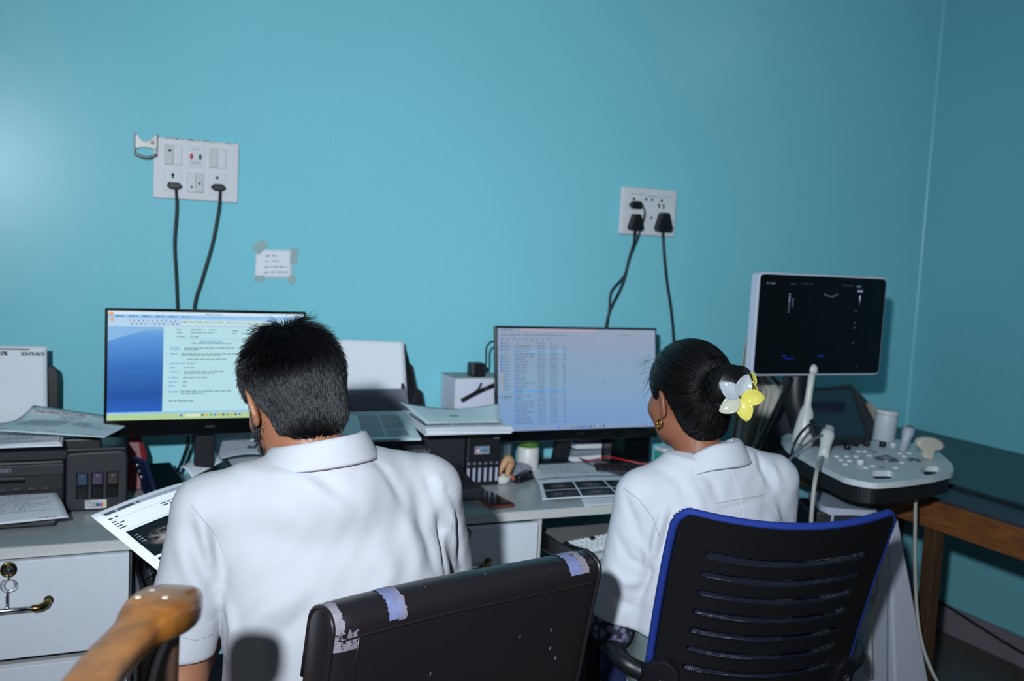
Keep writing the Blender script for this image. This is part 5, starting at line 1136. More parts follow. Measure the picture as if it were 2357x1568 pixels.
for q_ in ((0.084, 1.078, 1.1145), (0.110, 1.068, 1.1150), (0.100, 1.102, 1.1120)):
    G().lathe([(0.0035, 0), (0.003, 0.001), (0, 0.0012)], q_, n=10).build('nail_plug', mat('putty', (196, 186, 168), 0.6), wc)
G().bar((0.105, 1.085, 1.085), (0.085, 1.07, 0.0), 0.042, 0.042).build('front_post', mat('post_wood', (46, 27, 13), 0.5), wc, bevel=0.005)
pth = smoothpath([V(0.112, 1.062, 1.076), V(0.100, 1.058, 1.045), V(0.092, 1.056, 1.0), V(0.080, 1.055, 0.9)], 6)
G().tube(pth, [0.004]*len(pth), 6).build('worn_edge', mat('worn_wood', (150, 146, 146), 0.7, var=(60, 0.3)), wc, smooth=True)
for q_ in ((-0.40, 1.12), (-0.20, 0.45), (-0.62, 0.60)):
    G().bar((q_[0], q_[1], 1.06 if q_[1] < 1.0 else 0.75), (q_[0], q_[1], 0), 0.042, 0.042).build('post', WOODC, wc, bevel=0.005)
G().prism([V(0.09, 1.07, 0), V(-0.40, 1.12, 0), V(-0.62, 0.60, 0), V(-0.20, 0.45, 0)], (0, 0, 0.68), (0, 0, 0.72)).build('seat', WOODC, wc, bevel=0.008)
# ================================================================== PEOPLE
class Field:
    """signed distance field on a grid, turned into one continuous surface"""
    def __init__(s, lo, hi, h):
        s.lo = np.array(lo, float); s.h = h; s.n = np.ceil((np.array(hi)-s.lo)/h).astype(int)+1
        s.F = np.full(s.n, 9.0, np.float32)
    def block(s, lo, hi, pad):
        a = np.maximum(np.floor((np.array(lo)-pad-s.lo)/s.h).astype(int), 0); b = np.minimum(np.ceil((np.array(hi)+pad-s.lo)/s.h).astype(int)+1, s.n)
        sl = tuple(slice(i, max(j, i)) for i, j in zip(a, b))
        ax = [(s.lo[i]+s.h*np.arange(a[i], max(b[i], a[i]))).astype(np.float32) for i in range(3)]
        return sl, np.meshgrid(*ax, indexing='ij', sparse=True)
    def put(s, d, sl, k, op='u'):
        f = s.F[sl]
        if f.size == 0: return
        if op == 'u': h = np.clip(0.5+0.5*(f-d)/k, 0, 1); s.F[sl] = f*(1-h)+d*h-k*h*(1-h)
        elif op == 's': d = -d; h = np.clip(0.5-0.5*(f-d)/k, 0, 1); s.F[sl] = f*(1-h)+d*h+k*h*(1-h)
        elif op == 'i': h = np.clip(0.5-0.5*(f-d)/k, 0, 1); s.F[sl] = f*(1-h)+d*h+k*h*(1-h)
    def ell(s, c, r, k=0.02, R=None, op='u'):
        c = np.array(c, float); m = max(r); sl, (X, Y, Z) = s.block(c-m, c+m, k+4*s.h)
        x, y, z = X-c[0], Y-c[1], Z-c[2]
        if R is not None:
            R = np.array(R); x, y, z = (R[0, 0]*x+R[1, 0]*y+R[2, 0]*z), (R[0, 1]*x+R[1, 1]*y+R[2, 1]*z), (R[0, 2]*x+R[1, 2]*y+R[2, 2]*z)
        k0 = np.sqrt((x/r[0])**2+(y/r[1])**2+(z/r[2])**2)+1e-6; k1 = np.sqrt((x/r[0]**2)**2+(y/r[1]**2)**2+(z/r[2]**2)**2)+1e-6
        s.put((k0*(k0-1)/k1).astype(np.float32), sl, k, op)
    def cone(s, a, b, r1, r2, k=0.02, op='u'):
        a = np.array(a, float); b = np.array(b, float); m = max(r1, r2)
        sl, (X, Y, Z) = s.block(np.minimum(a, b)-m, np.maximum(a, b)+m, k+4*s.h)
        ba = b-a; L2 = (ba@ba); x, y, z = X-a[0], Y-a[1], Z-a[2]
        t = np.clip((x*ba[0]+y*ba[1]+z*ba[2])/L2, 0, 1)
        s.put((np.sqrt((x-ba[0]*t)**2+(y-ba[1]*t)**2+(z-ba[2]*t)**2)-(r1+(r2-r1)*t)).astype(np.float32), sl, k, op)
    def stack(s, rows, k=0.03, e=2.2):
        """rows: (z, cx, cy, a, b) from bottom to top: an upright rounded trunk"""
        rows = sorted(rows); zz = [r[0] for r in rows]; m = max(max(r[3], r[4]) for r in rows)
        lo = [min(r[1] for r in rows)-m, min(r[2] for r in rows)-m, zz[0]-0.05]; hi = [max(r[1] for r in rows)+m, max(r[2] for r in rows)+m, zz[-1]+0.05]
        sl, (X, Y, Z) = s.block(lo, hi, k+4*s.h); zf = Z.ravel()
        def sp(i):
            v = np.interp(zf, zz, [r[i] for r in rows]); w = np.convolve(np.pad(v, 6, 'edge'), np.ones(13)/13, 'valid'); return w[None, None, :].astype(np.float32)
        cx, cy, a, b = sp(1), sp(2), sp(3), sp(4)
        q = (np.abs((X-cx)/a)**e+np.abs((Y-cy)/b)**e)**(1/e); d = (q-1)*np.minimum(a, b)
        d = np.maximum(d, np.maximum(zz[0]-Z, Z-zz[-1])); s.put(d.astype(np.float32), sl, k)
    def cut(s, fn, lo, hi, k=0.004):
        sl, (X, Y, Z) = s.block(lo, hi, 0); s.put(fn(X, Y, Z).astype(np.float32)+0*s.F[sl], sl, k, 'i')
    def mesh(s, smooth=2):
        F = s.F; S = F < 0; n = s.n; cs = n-1
        acc = np.zeros((*cs, 3), np.float32); cnt = np.zeros(cs, np.float32); quads = []
        idx = -np.ones(cs, np.int64)
        E = []
        for ax in range(3):
            a = [slice(None)]*3; b = [slice(None)]*3; a[ax] = slice(0, -1); b[ax] = slice(1, None)
            cr = np.argwhere(S[tuple(a)] != S[tuple(b)]); i0 = tuple(cr.T); cr1 = cr.copy(); cr1[:, ax] += 1; i1 = tuple(cr1.T)
            f0, f1 = F[i0], F[i1]; t = f0/(f0-f1); P = cr.astype(np.float32); P[:, ax] += t
            o1, o2 = [q for q in range(3) if q != ax]; cells = []
            for d1, d2 in ((-1, -1), (0, -1), (0, 0), (-1, 0)):
                c = cr.copy(); c[:, o1] += d1; c[:, o2] += d2; cells.append(c)
            ok = np.all([(c >= 0).all(1) & (c < cs).all(1) for c in cells], 0)
            for c in cells: np.add.at(acc, tuple(c[ok].T), P[ok]); np.add.at(cnt, tuple(c[ok].T), 1)
            flip = S[i0][ok]
            if ax == 1: flip = ~flip
            E.append(([c[ok] for c in cells], flip))
        act = np.argwhere(cnt > 0); idx[tuple(act.T)] = np.arange(len(act))
        v = acc[tuple(act.T)]/cnt[tuple(act.T)][:, None]; v = v*s.h+s.lo
        faces = []
        for cells, flip in E:
            q = np.stack([idx[tuple(c.T)] for c in cells], 1); q[~flip] = q[~flip][:, ::-1]; faces.append(q)
        f = np.concatenate(faces)
        for _ in range(smooth):
            sm = np.zeros_like(v); ct = np.zeros(len(v))
            for i in range(4):
                for j in (1, 3): np.add.at(sm, f[:, i], v[f[:, (i+j) % 4]]); np.add.at(ct, f[:, i], 1)
            v = v*0.5+0.5*sm/np.maximum(ct, 1)[:, None]
        return v, f
def normals(v, f):
    n = np.zeros_like(v); a = np.cross(v[f[:, 2]]-v[f[:, 0]], v[f[:, 3]]-v[f[:, 1]])
    for i in range(4): np.add.at(n, f[:, i], a)
    return n/np.maximum(np.linalg.norm(n, axis=1), 1e-9)[:, None]
def bvh_of(v, f): return BVHTree.FromPolygons([tuple(p) for p in v], [tuple(int(i) for i in q) for q in f])
def hit(bvh, px, py):
    d = Vector(ray(px, py)).normalized(); r = bvh.ray_cast(V(0, 0, CAM_H), d); return r[0]
def fold(v, nrm, bvh, pts, width, amp):
    P = [hit(bvh, *p) for p in pts]; P = [np.array(p) for p in P if p is not None]
    if len(P) < 2: return
    best = np.full(len(v), 9.0); tt = np.zeros(len(v)); m = len(P)-1
    for i in range(m):
        a, b = P[i], P[i+1]; ba = b-a; t = np.clip(((v-a)@ba)/(ba@ba), 0, 1); d = np.linalg.norm(v-a-t[:, None]*ba, axis=1)
        w = d < best; best[w] = d[w]; tt[w] = ((i+t)/m)[w]
    v += nrm*(amp*np.exp(-(best/width)**2)*np.sin(pi*np.clip(tt, 0.04, 0.96))**0.6)[:, None]
def body_obj(name, v, f, m, parent, vcol=None):
    me = bpy.data.meshes.new(name); inv = wmat(parent).inverted(); A = np.array(inv)
    vv = v@A[:3, :3].T+A[:3, 3]
    me.vertices.add(len(vv)); me.vertices.foreach_set('co', vv.astype(np.float32).ravel())
    me.loops.add(f.size); me.loops.foreach_set('vertex_index', f.astype(np.int32).ravel())
    me.polygons.add(len(f)); me.polygons.foreach_set('loop_start', np.arange(0, f.size, 4, dtype=np.int32)); me.polygons.foreach_set('loop_total', np.full(len(f), 4, np.int32))
    me.polygons.foreach_set('use_smooth', np.ones(len(f), bool)); me.update(calc_edges=True); me.validate()
    for q in (m if isinstance(m, list) else [m]): me.materials.append(q)
    o = bpy.data.objects.new(name, me); col.objects.link(o); o.parent = parent; return o
def seam(bvh, pts, r, m, parent, name='seam', n=10):
    P = []
    for (a, b) in zip(pts, pts[1:]):
        for k in range(n): h_ = hit(bvh, a[0]+(b[0]-a[0])*k/n, a[1]+(b[1]-a[1])*k/n); P += [h_] if h_ is not None else []
    if len(P) > 3: G().tube(P, r, 6).build(name, m, parent, smooth=True)
def headR(yaw_, pitch_, roll_): return (Euler((0, 0, yaw_)).to_matrix() @ Euler((-pitch_, 0, 0)).to_matrix() @ Euler((0, roll_, 0)).to_matrix())
def head_field(Fd, Hc, R, s=1.0, ear=1.0):
    Hc = Vector(Hc); W = lambda x, y, z: Hc + R @ V(x*s, y*s, z*s)
    def E(c, r, k=0.02, op='u', R2=None): Fd.ell(W(*c), [q*s for q in r], k, R @ R2 if R2 else R, op)
    E((0, -0.012, 0.03), (0.076, 0.097, 0.088), 0.02); E((0, 0.028, -0.045), (0.058, 0.062, 0.072), 0.035); E((0, 0.058, -0.092), (0.030, 0.028, 0.022), 0.03)
    E((0, 0.076, 0.022), (0.050, 0.018, 0.012), 0.02)
    for sg in (-1, 1):
        E((sg*0.045, 0.05, -0.028), (0.022, 0.03, 0.022), 0.03)           # cheek
        E((sg*0.032, 0.098, 0.002), (0.017, 0.014, 0.010), 0.012, 's')     # eye socket
        E((sg*0.046, 0.012, -0.070), (0.016, 0.03, 0.022), 0.03)           # jaw angle
    Fd.cone(W(0, 0.086, 0.008), W(0, 0.107, -0.030), 0.007*s, 0.011*s, 0.012)
    for sg in (-1, 1): E((sg*0.010, 0.098, -0.034), (0.008, 0.010, 0.007), 0.008)
    E((0, 0.086, -0.060), (0.024, 0.010, 0.006), 0.008); E((0, 0.084, -0.070), (0.020, 0.010, 0.006), 0.008)
    for sg in (-1, 1):
        Re = Euler((radians(-10), radians(8)*sg, radians(28)*sg)).to_matrix()
        E((sg*0.083, -0.012, -0.004), (0.0075*ear, 0.019*ear, 0.033*ear), 0.006, 'u', Re)
        E((sg*0.0905, -0.008, 0.0), (0.006, 0.011*ear, 0.020*ear), 0.004, 's', Re)
        E((sg*0.080, -0.006, -0.032), (0.006, 0.009, 0.011), 0.008, 'u', Re)
    return W
def hand(Fd, w, d, n, thumb, curl=0.5, s=1.0):
    """w wrist, d finger direction, n palm normal (fingers curl towards it), thumb: side +1/-1"""
    w, d, n = Vector(w), Vector(d).normalized(), Vector(n).normalized(); sd = d.cross(n).normalized()*thumb; n = sd.cross(d)*thumb
    R = Matrix((sd, d, n)).transposed()
    Fd.ell(w+d*0.048*s, (0.038*s, 0.050*s, 0.014*s), 0.01, R)
    for i, (o, L) in enumerate(((0.028, 0.072), (0.009, 0.080), (-0.010, 0.074), (-0.028, 0.058))):
        a = w+d*0.088*s+sd*o*s; L *= s; a1 = curl*0.6; a2 = curl*1.5
        b = a+(d*cos(a1)+n*sin(a1))*L*0.5; c = b+(d*cos(a2)+n*sin(a2))*L*0.5
        Fd.cone(a-d*0.02, b, 0.0088*s, 0.0082*s, 0.006); Fd.cone(b, c, 0.0082*s, 0.0068*s, 0.004)
    a = w+d*0.028*s+sd*0.030*s; b = a+(sd*0.7+d*0.6+n*0.25).normalized()*0.038*s; c = b+(d*0.8+sd*0.25+n*0.4).normalized()*0.034*s
    Fd.cone(w+d*0.02+sd*0.015, a, 0.014*s, 0.012*s, 0.01); Fd.cone(a, b, 0.012*s, 0.010*s, 0.006); Fd.cone(b, c, 0.010*s, 0.0075*s, 0.004)
def strands(paths, r0, r1, name, m, parent, kind='stuff'):
    """thin tapering hair strands as three-sided tubes, all in one part"""
    vs_, fs = [], []
    for P in paths:
        k = len(P); o = len(vs_)
        for i in range(k):
            T = (P[min(i+1, k-1)]-P[max(i-1, 0)]).normalized(); u = T.orthogonal().normalized(); w = T.cross(u); r = r0+(r1-r0)*i/(k-1)
            for j in range(3): a = 2*pi*j/3; vs_.append(P[i]+(u*cos(a)+w*sin(a))*r)
        fs += [(o+i*3+j, o+i*3+(j+1) % 3, o+(i+1)*3+(j+1) % 3, o+(i+1)*3+j) for i in range(k-1) for j in range(3)]
    g = G(); g.v = vs_; g.f = fs; g.mi = [0]*len(fs); o = g.build(name, m, parent, smooth=True)
    if kind: o['kind'] = kind
    return o
SKIN_M = mat('skin_brown', (150, 100, 74), 0.5, sss=0.15, bump=(300, 0.1, 0.0005))
SKIN_W = mat('skin_warm', (140, 88, 64), 0.5, sss=0.15, bump=(300, 0.1, 0.0005))
HAIR = mat('black_hair', (8, 8, 10), 0.38, spec=0.4)
HAIRC = mat('hair_base', (9, 9, 10), 0.7, spec=0.2, bump=(350, 0.6, 0.002))
HAIRW = mat('black_brown_hair', (11, 9, 9), 0.34, spec=0.7)
SHIRT = mat('white_shirt', (0.43, 0.43, 0.455), 0.85, bump=(900, 0.25, 0.0006), var=(4, 0.03), srgb=False)
COAT = mat('white_coat', (0.56, 0.57, 0.62), 0.85, bump=(700, 0.2, 0.0006), var=(4, 0.03), srgb=False)
STITCH = mat('seam_thread', (0.34, 0.345, 0.37), 0.9, srgb=False)
EYE = mat('eye_white', (220, 218, 212), 0.2)

# ------------------------------------------------------------------ the man
man = thing('person', 'person in a white polo shirt bent over a sheet of scans, seen from behind', 'person', (0.46, 1.62, 0))
MH = V(0.392, 1.752, 1.214); MR = headR(radians(9), radians(22), radians(-6))
sL, sR = V(0.240, 1.705, 1.035), V(0.638, 1.70, 1.055); eL, eR = V(0.202, 1.690, 0.745), V(0.712, 1.80, 0.80)
wL, wR = V(0.305, 1.885, 0.80), V(0.565, 1.955, 0.83)
B = Field((0.06, 1.36, -0.02), (0.86, 2.30, 1.40), 0.0048)
B.stack([(0.50, 0.468, 1.65, 0.165, 0.10), (0.60, 0.468, 1.65, 0.165, 0.10), (0.75, 0.466, 1.66, 0.165, 0.10), (0.90, 0.460, 1.67, 0.175, 0.095), (1.0, 0.445, 1.69, 0.155, 0.08), (1.06, 0.44, 1.69, 0.10, 0.06)])
B.cone((0.43, 1.685, 1.07), sL, 0.05, 0.045, 0.03); B.cone((0.43, 1.685, 1.07), sR, 0.05, 0.045, 0.03)
B.cone(sL, eL, 0.048, 0.040, 0.02); B.cone(eL, wL, 0.040, 0.026, 0.015); B.cone(sR, eR, 0.048, 0.040, 0.02); B.cone(eR, wR, 0.040, 0.026, 0.015)
hand(B, wL, (0.35, 0.75, 0.35), (0.35, -0.55, 0.75), -1, 0.55); hand(B, wR, (-0.45, 0.65, 0.30), (-0.3, -0.5, 0.8), 1, 0.55)
W = head_field(B, MH, MR)
B.cone((0.43, 1.69, 1.07), W(0, -0.022, -0.07), 0.062, 0.058, 0.02)
for sg in (-1, 1):
    hp_, kn = V(0.468+sg*0.095, 1.655, 0.575), V(0.46+sg*0.13, 2.02, 0.565)
    B.cone(hp_, kn, 0.078, 0.055, 0.03); B.cone(kn, kn+V(0, 0.03, -0.45), 0.052, 0.036, 0.015); B.cone(kn+V(0, 0.03, -0.50), kn+V(sg*0.02, 0.19, -0.525), 0.036, 0.030, 0.02)
v, f = B.mesh(2)
body_obj('body', v, f, SKIN_M, man)
for sg in (-1, 1): G().sphere(W(sg*0.031, 0.083, 0.002), 0.0115, 12, 8).build('eye', EYE, man, smooth=True)
# polo shirt
Sx = Field((0.06, 1.36, 0.44), (0.86, 1.98, 1.25), 0.0048)
Sx.stack([(0.46, 0.468, 1.655, 0.200, 0.132), (0.60, 0.468, 1.655, 0.203, 0.130), (0.70, 0.468, 1.66, 0.203, 0.126), (0.80, 0.468, 1.665, 0.203, 0.124), (0.90, 0.464, 1.67, 0.205, 0.120), (0.98, 0.452, 1.688, 0.200, 0.110), (1.04, 0.444, 1.694, 0.16, 0.088), (1.09, 0.436, 1.694, 0.11, 0.07)], 0.03, 2.3)
Sx.cone((0.425, 1.685, 1.082), (0.245, 1.70, 1.035), 0.062, 0.058, 0.04); Sx.cone((0.445, 1.685, 1.088), (0.628, 1.70, 1.050), 0.062, 0.060, 0.04)
Sx.ell((0.43, 1.66, 1.055), (0.12, 0.085, 0.08), 0.04)
Sx.cone((0.243, 1.702, 1.025), (0.214, 1.695, 0.90), 0.062, 0.058, 0.020); Sx.cone((0.214, 1.695, 0.90), (0.201, 1.692, 0.76), 0.056, 0.053, 0.006); Sx.cone((0.634, 1.70, 1.04), (0.694, 1.775, 0.85), 0.062, 0.068, 0.022)
Sx.cut(lambda X, Y, Z: 0.788-Z+0*X+0*Y, (0.06, 1.60, 0.44), (0.262, 1.98, 0.85))
dR = (eR-sR).normalized()
Sx.cut(lambda X, Y, Z: 0.872-Z+0.0*X+(Y-1.77)*0.3, (0.678, 1.6, 0.44), (0.86, 1.98, 0.95))
Sx.cone((0.428, 1.70, 1.05), W(0, -0.03, -0.05), 0.064, 0.062, 0.006, 's')
v, f = Sx.mesh(4); bv = bvh_of(v, f); nr = normals(v, f)
for pts, w_, a_ in ((((512, 1340), (498, 1250), (472, 1185)), 0.010, -0.006), (((455, 1135), (478, 1230), (492, 1320)), 0.012, 0.004), (((435, 1190), (450, 1270), (500, 1370)), 0.012, -0.004), (((410, 1240), (440, 1330), (490, 1430)), 0.014, 0.004),
                    (((985, 1110), (1018, 1220), (1028, 1320)), 0.009, -0.007), (((1008, 1100), (1040, 1200), (1046, 1300)), 0.009, 0.005), (((955, 1120), (985, 1240), (1005, 1330)), 0.014, -0.004), (((930, 1140), (955, 1260), (965, 1340)), 0.016, 0.003), (((1030, 1130), (1055, 1220), (1062, 1310)), 0.008, -0.006),
                    (((700, 1085), (765, 1120), (850, 1190)), 0.012, -0.0025), (((640, 1090), (720, 1120), (800, 1190)), 0.014, 0.0025), (((860, 1060), (905, 1110), (940, 1180)), 0.012, -0.003), (((560, 1100), (640, 1130), (730, 1210)), 0.016, -0.002),
                    (((540, 1480), (610, 1410), (720, 1350)), 0.018, 0.004), (((520, 1420), (600, 1350), (720, 1290)), 0.02, -0.003), (((560, 1560), (650, 1460), (720, 1400)), 0.016, -0.004), (((520, 1380), (540, 1450), (530, 1540)), 0.012, 0.005),
                    (((600, 1250), (700, 1270), (820, 1260)), 0.03, -0.003), (((880, 1250), (900, 1320), (860, 1390)), 0.02, 0.003)):
    fold(v, nr, bv, pts, w_, a_*1.7)
v += nr*(0.0008*np.sin(v[:, 0]*62+v[:, 2]*16+3*np.sin(v[:, 2]*9))*np.sin(v[:, 2]*21+v[:, 0]*9)+0.0004*np.sin(v[:, 0]*130-v[:, 2]*45+2*np.sin(v[:, 2]*23)))[:, None]
shirt = body_obj('polo_shirt', v, f, SHIRT, man); bv = bvh_of(v, f)
seam(bv, [(440, 1162), (470, 1200), (500, 1238), (512, 1270)], 0.0008, STITCH, shirt)
seam(bv, [(1036, 1112), (1046, 1160), (1040, 1215), (1032, 1262)], 0.0008, STITCH, shirt)
seam(bv, [(403, 1463), (450, 1474), (494, 1460)], 0.0009, STITCH, shirt)
# folded collar
cc = V(0.430, 1.688, 0)
def collar(u, v_):
    a = 2*pi*u; ca, sa = cos(a), sin(a)
    zt = 1.150 + 0.16*(ca*0.075) - 0.20*(sa*0.075) 
    t = v_
    if t < 0.25: q = t/0.25; r = 0.066+0.010*q; dz_ = -0.012+0.014*q
    else: q = (t-0.25)/0.75; r = 0.076+0.026*q**0.8; dz_ = 0.002-0.046*q
    ln = V(cc.x-0.006, cc.y+0.004, 0)
    return V(ln.x + r*1.05*ca, ln.y + r*0.98*sa, zt+dz_-0.03*max(0, sa)**2)
cg = G().slab(lambda a, b: collar(1-a, b), 64, 14, 0.003); cg.build('collar', SHIRT, shirt, smooth=True)
G().tube([collar(k/64, 1.0)+V(0, 0, -0.001) for k in range(65)], 0.0009, 6).build('collar_seam', mat('seam_shadow', (120, 104, 110), 0.9), shirt, smooth=True)
# trousers
T_ = Field((0.15, 1.36, 0.0), (0.80, 2.30, 0.75), 0.008)
T_.stack([(0.50, 0.468, 1.655, 0.185, 0.122), (0.66, 0.468, 1.655, 0.185, 0.118)])
for sg in (-1, 1):
    hp_, kn = V(0.468+sg*0.095, 1.655, 0.580), V(0.46+sg*0.13, 2.02, 0.565)
    T_.cone(hp_, kn, 0.090, 0.068, 0.03); T_.cone(kn, kn+V(0, 0.03, -0.43), 0.066, 0.058, 0.02)
v, f = T_.mesh(2); body_obj('trousers', v, f, mat('dark_trousers', (34, 36, 42), 0.9), man)
for sg in (-1, 1):
    kn = V(0.46+sg*0.13, 2.02, 0.565); s_ = Field((kn.x-0.08, 1.95, -0.01), (kn.x+0.1, 2.34, 0.13), 0.006); s_.cone(kn+V(0, 0.02, -0.51), kn+V(sg*0.02, 0.19, -0.522), 0.050, 0.042, 0.02); s_.cut(lambda X, Y, Z: 0.002-Z+0*X+0*Y, (0, 1.9, -0.02), (1, 2.4, 0.14)); v, f = s_.mesh(1); body_obj('shoe', v, f, BLACK, man)
# hair: a close cap, then strands that fall from the whorl on the crown
def hairline_m(x, y):
    T = [(-0.13, -0.088), (-0.07, -0.082), (-0.045, -0.060), (-0.030, -0.020), (-0.012, 0.020), (0.02, 0.012), (0.045, 0.028), (0.07, 0.052), (0.11, 0.07)]
    return np.interp(y, [t[0] for t in T], [t[1] for t in T])
Hf = Field(np.array(MH)-0.16, np.array(MH)+0.16, 0.005)
Rn = np.array(MR); Hf.ell(W(0, -0.014, 0.030), (0.0865, 0.106, 0.095), 0.02, Rn); Hf.ell(W(0, -0.055, -0.04), (0.066, 0.050, 0.052), 0.03, Rn)
def capcut(X, Y, Z, Hc=MH, line=hairline_m):
    x, y, z = X-Hc.x, Y-Hc.y, Z-Hc.z
    lx = Rn[0, 0]*x+Rn[1, 0]*y+Rn[2, 0]*z; ly = Rn[0, 1]*x+Rn[1, 1]*y+Rn[2, 1]*z; lz = Rn[0, 2]*x+Rn[1, 2]*y+Rn[2, 2]*z
    return (line(lx, ly)-lz)*0.7
Hf.cut(capcut, np.array(MH)-0.16, np.array(MH)+0.16, 0.008)
v, f = Hf.mesh(2); hair = body_obj('hair', v, f, HAIRC, man)
r = random.Random(11); whorl = V(-0.012, -0.045, 0.128); paths = []
nh = normals(v, f); fa = np.random.RandomState(3).randint(0, len(f), 44000)
for i in fa:
    w4 = np.array([r.random() for _ in range(4)]); w4 /= w4.sum(); pw = (v[f[i]]*w4[:, None]).sum(0); nw = nh[f[i]].mean(0)
    p = MR.transposed() @ (Vector(pw)-MH); nrm = (MR.transposed() @ Vector(nw)).normalized()
    if p.z < hairline_m(p.x, p.y)+0.004: continue
    if p.y > 0.04 and r.random() < 0.5: continue
    away = (p-whorl); dist = away.length; away = away-nrm*away.dot(nrm); away = away.normalized() if away.length > 1e-6 else V(1, 0, 0)
    down = V(0, -0.25, -1); down = down-nrm*down.dot(nrm)
    sw_ = nrm.cross(away)*0.35*max(0, 1-dist*14)
    away = (away*0.75+down.normalized()*min(1.2, dist*9)*(1 if nrm.z < 0.9 else 0.2)+sw_+V(sin(p.x*420+p.z*260)*0.16+r.gauss(0, .12), r.gauss(0, .12), sin(p.y*380+p.x*300)*0.12+r.gauss(0, .12))).normalized()
    top = max(0.0, nrm.z); L = (0.020+0.018*top)*r.uniform(0.7, 1.2); lift = 0.12+0.12*top+(0.30 if dist < 0.025 else 0)
    q0 = p - nrm*0.003; q1 = q0+away*L*0.5+nrm*(L*lift*0.5+0.0025); q2 = q1+away*L*0.55+nrm*(L*0.05*lift-0.0015)
    paths.append([MH+MR @ q for q in (q0, q1, q2)])
strands(paths, 0.00052, 0.0002, 'hair_strands', HAIR, hair)
# beard along the jaw
paths = []
for i in range(5000):
    a, b = r.uniform(0, 2*pi), r.uniform(-1, 1); d = V(sqrt(1-b*b)*cos(a), sqrt(1-b*b)*sin(a), b)
    p = V(0, 0.028, -0.045)+V(d.x*0.061, d.y*0.064, d.z*0.075)
    if p.z > -0.028+0.35*max(0, abs(p.y-0.03)-0.02)*0 or p.y < -0.004 or (p.z > -0.045 and p.y > 0.05): continue
    e = (d*0.5+V(0, 0.3, -0.8)+V(r.gauss(0, .2), r.gauss(0, .2), r.gauss(0, .2))).normalized()
    paths.append([MH+MR @ q for q in (p-d*0.002, p+e*0.006+d*0.002, p+e*0.014+d*0.003)])
for sg in (-1, 1):
    for i in range(350):
        p = V(sg*(0.066+0.004*r.random()), r.uniform(0.008, 0.03), r.uniform(-0.05, 0.02)); e = V(sg*0.2, 0.15+r.gauss(0, .15), -1).normalized(); paths.append([MH+MR @ q for q in (p, p+e*0.007+V(sg*0.003, 0, 0), p+e*0.014+V(sg*0.003, 0, 0))])
strands(paths, 0.0007, 0.0003, 'beard', HAIR, hair)

# ------------------------------------------------------------------ the woman
wom = thing('person', 'person in a white lab coat with a flower hair clip, facing the right monitor', 'person', (1.36, 1.82, 0))
WHc = V(1.318, 1.872, 1.178); WR = headR(radians(4), radians(3), radians(-2)); hs = 0.97
sL, sR = V(1.188, 1.84, 0.975), V(1.522, 1.80, 1.0); eL, eR = V(1.150, 1.862, 0.665), V(1.59, 1.86, 0.70); wL, wR = V(1.345, 2.085, 0.685), V(1.56, 2.10, 0.69)
B = Field((1.02, 1.62, -0.02), (1.72, 2.45, 1.34), 0.0048)
B.stack([(0.50, 1.357, 1.80, 0.16, 0.10), (0.70, 1.357, 1.80, 0.14, 0.09), (0.90, 1.355, 1.815, 0.15, 0.09), (0.98, 1.353, 1.82, 0.14, 0.07), (1.04, 1.35, 1.83, 0.07, 0.05)])
B.cone((1.345, 1.83, 1.03), sL, 0.04, 0.038, 0.03); B.cone((1.345, 1.83, 1.03), sR, 0.04, 0.038, 0.03)
B.cone(sL, eL, 0.040, 0.034, 0.02); B.cone(eL, wL, 0.034, 0.022, 0.015); B.cone(sR, eR, 0.040, 0.034, 0.02); B.cone(eR, wR, 0.034, 0.022, 0.015)
hand(B, wL, (0.35, 0.9, -0.05), (0, 0, -1), 1, 0.45, 0.88); hand(B, wR, (-0.1, 0.95, -0.05), (0, 0, -1), -1, 0.45, 0.88)
W = head_field(B, WHc, WR, hs)
B.cone((1.345, 1.825, 1.03), W(0, -0.020, -0.07), 0.052, 0.050, 0.02)
for sg in (-1, 1):
    hp_, kn = V(1.37+sg*0.09, 1.80, 0.565), V(1.42+sg*0.10, 2.20, 0.545)
    B.cone(hp_, kn, 0.075, 0.052, 0.03); B.cone(kn, kn+V(0, 0.02, -0.45), 0.046, 0.034, 0.015); B.cone(kn+V(0, 0.02, -0.49), kn+V(0, 0.15, -0.51), 0.034, 0.026, 0.02)
v, f = B.mesh(2); body_obj('body', v, f, SKIN_W, wom)
for sg in (-1, 1): G().sphere(W(sg*0.031, 0.083, 0.002), 0.011, 12, 8).build('eye', EYE, wom, smooth=True)
C2 = Field((1.02, 1.62, 0.44), (1.74, 2.02, 1.15), 0.0045)
C2.stack([(0.46, 1.36, 1.80, 0.20, 0.125), (0.60, 1.358, 1.80, 0.192, 0.118), (0.70, 1.357, 1.80, 0.188, 0.115), (0.80, 1.357, 1.81, 0.190, 0.115), (0.90, 1.356, 1.815, 0.192, 0.112), (0.965, 1.354, 1.82, 0.182, 0.098), (1.02, 1.352, 1.825, 0.13, 0.078), (1.055, 1.350, 1.825, 0.085, 0.062)], 0.03, 2.3)
C2.cone((1.335, 1.825, 1.035), (1.195, 1.838, 0.972), 0.050, 0.052, 0.035); C2.cone((1.36, 1.82, 1.04), (1.515, 1.80, 1.0), 0.050, 0.055, 0.035)
C2.cone((1.190, 1.84, 0.965), (1.150, 1.86, 0.655), 0.057, 0.055, 0.02); C2.cone((1.522, 1.80, 0.99), (1.582, 1.85, 0.66), 0.057, 0.056, 0.02)
C2.cut(lambda X, Y, Z: 0.680-Z-(X-1.15)*0.25+0*Y, (1.02, 1.76, 0.44), (1.205, 2.02, 0.78))
C2.cone((1.345, 1.835, 1.0), W(0, -0.02, -0.06), 0.054, 0.056, 0.006, 's')
v, f = C2.mesh(2); bv = bvh_of(v, f); nr = normals(v, f)
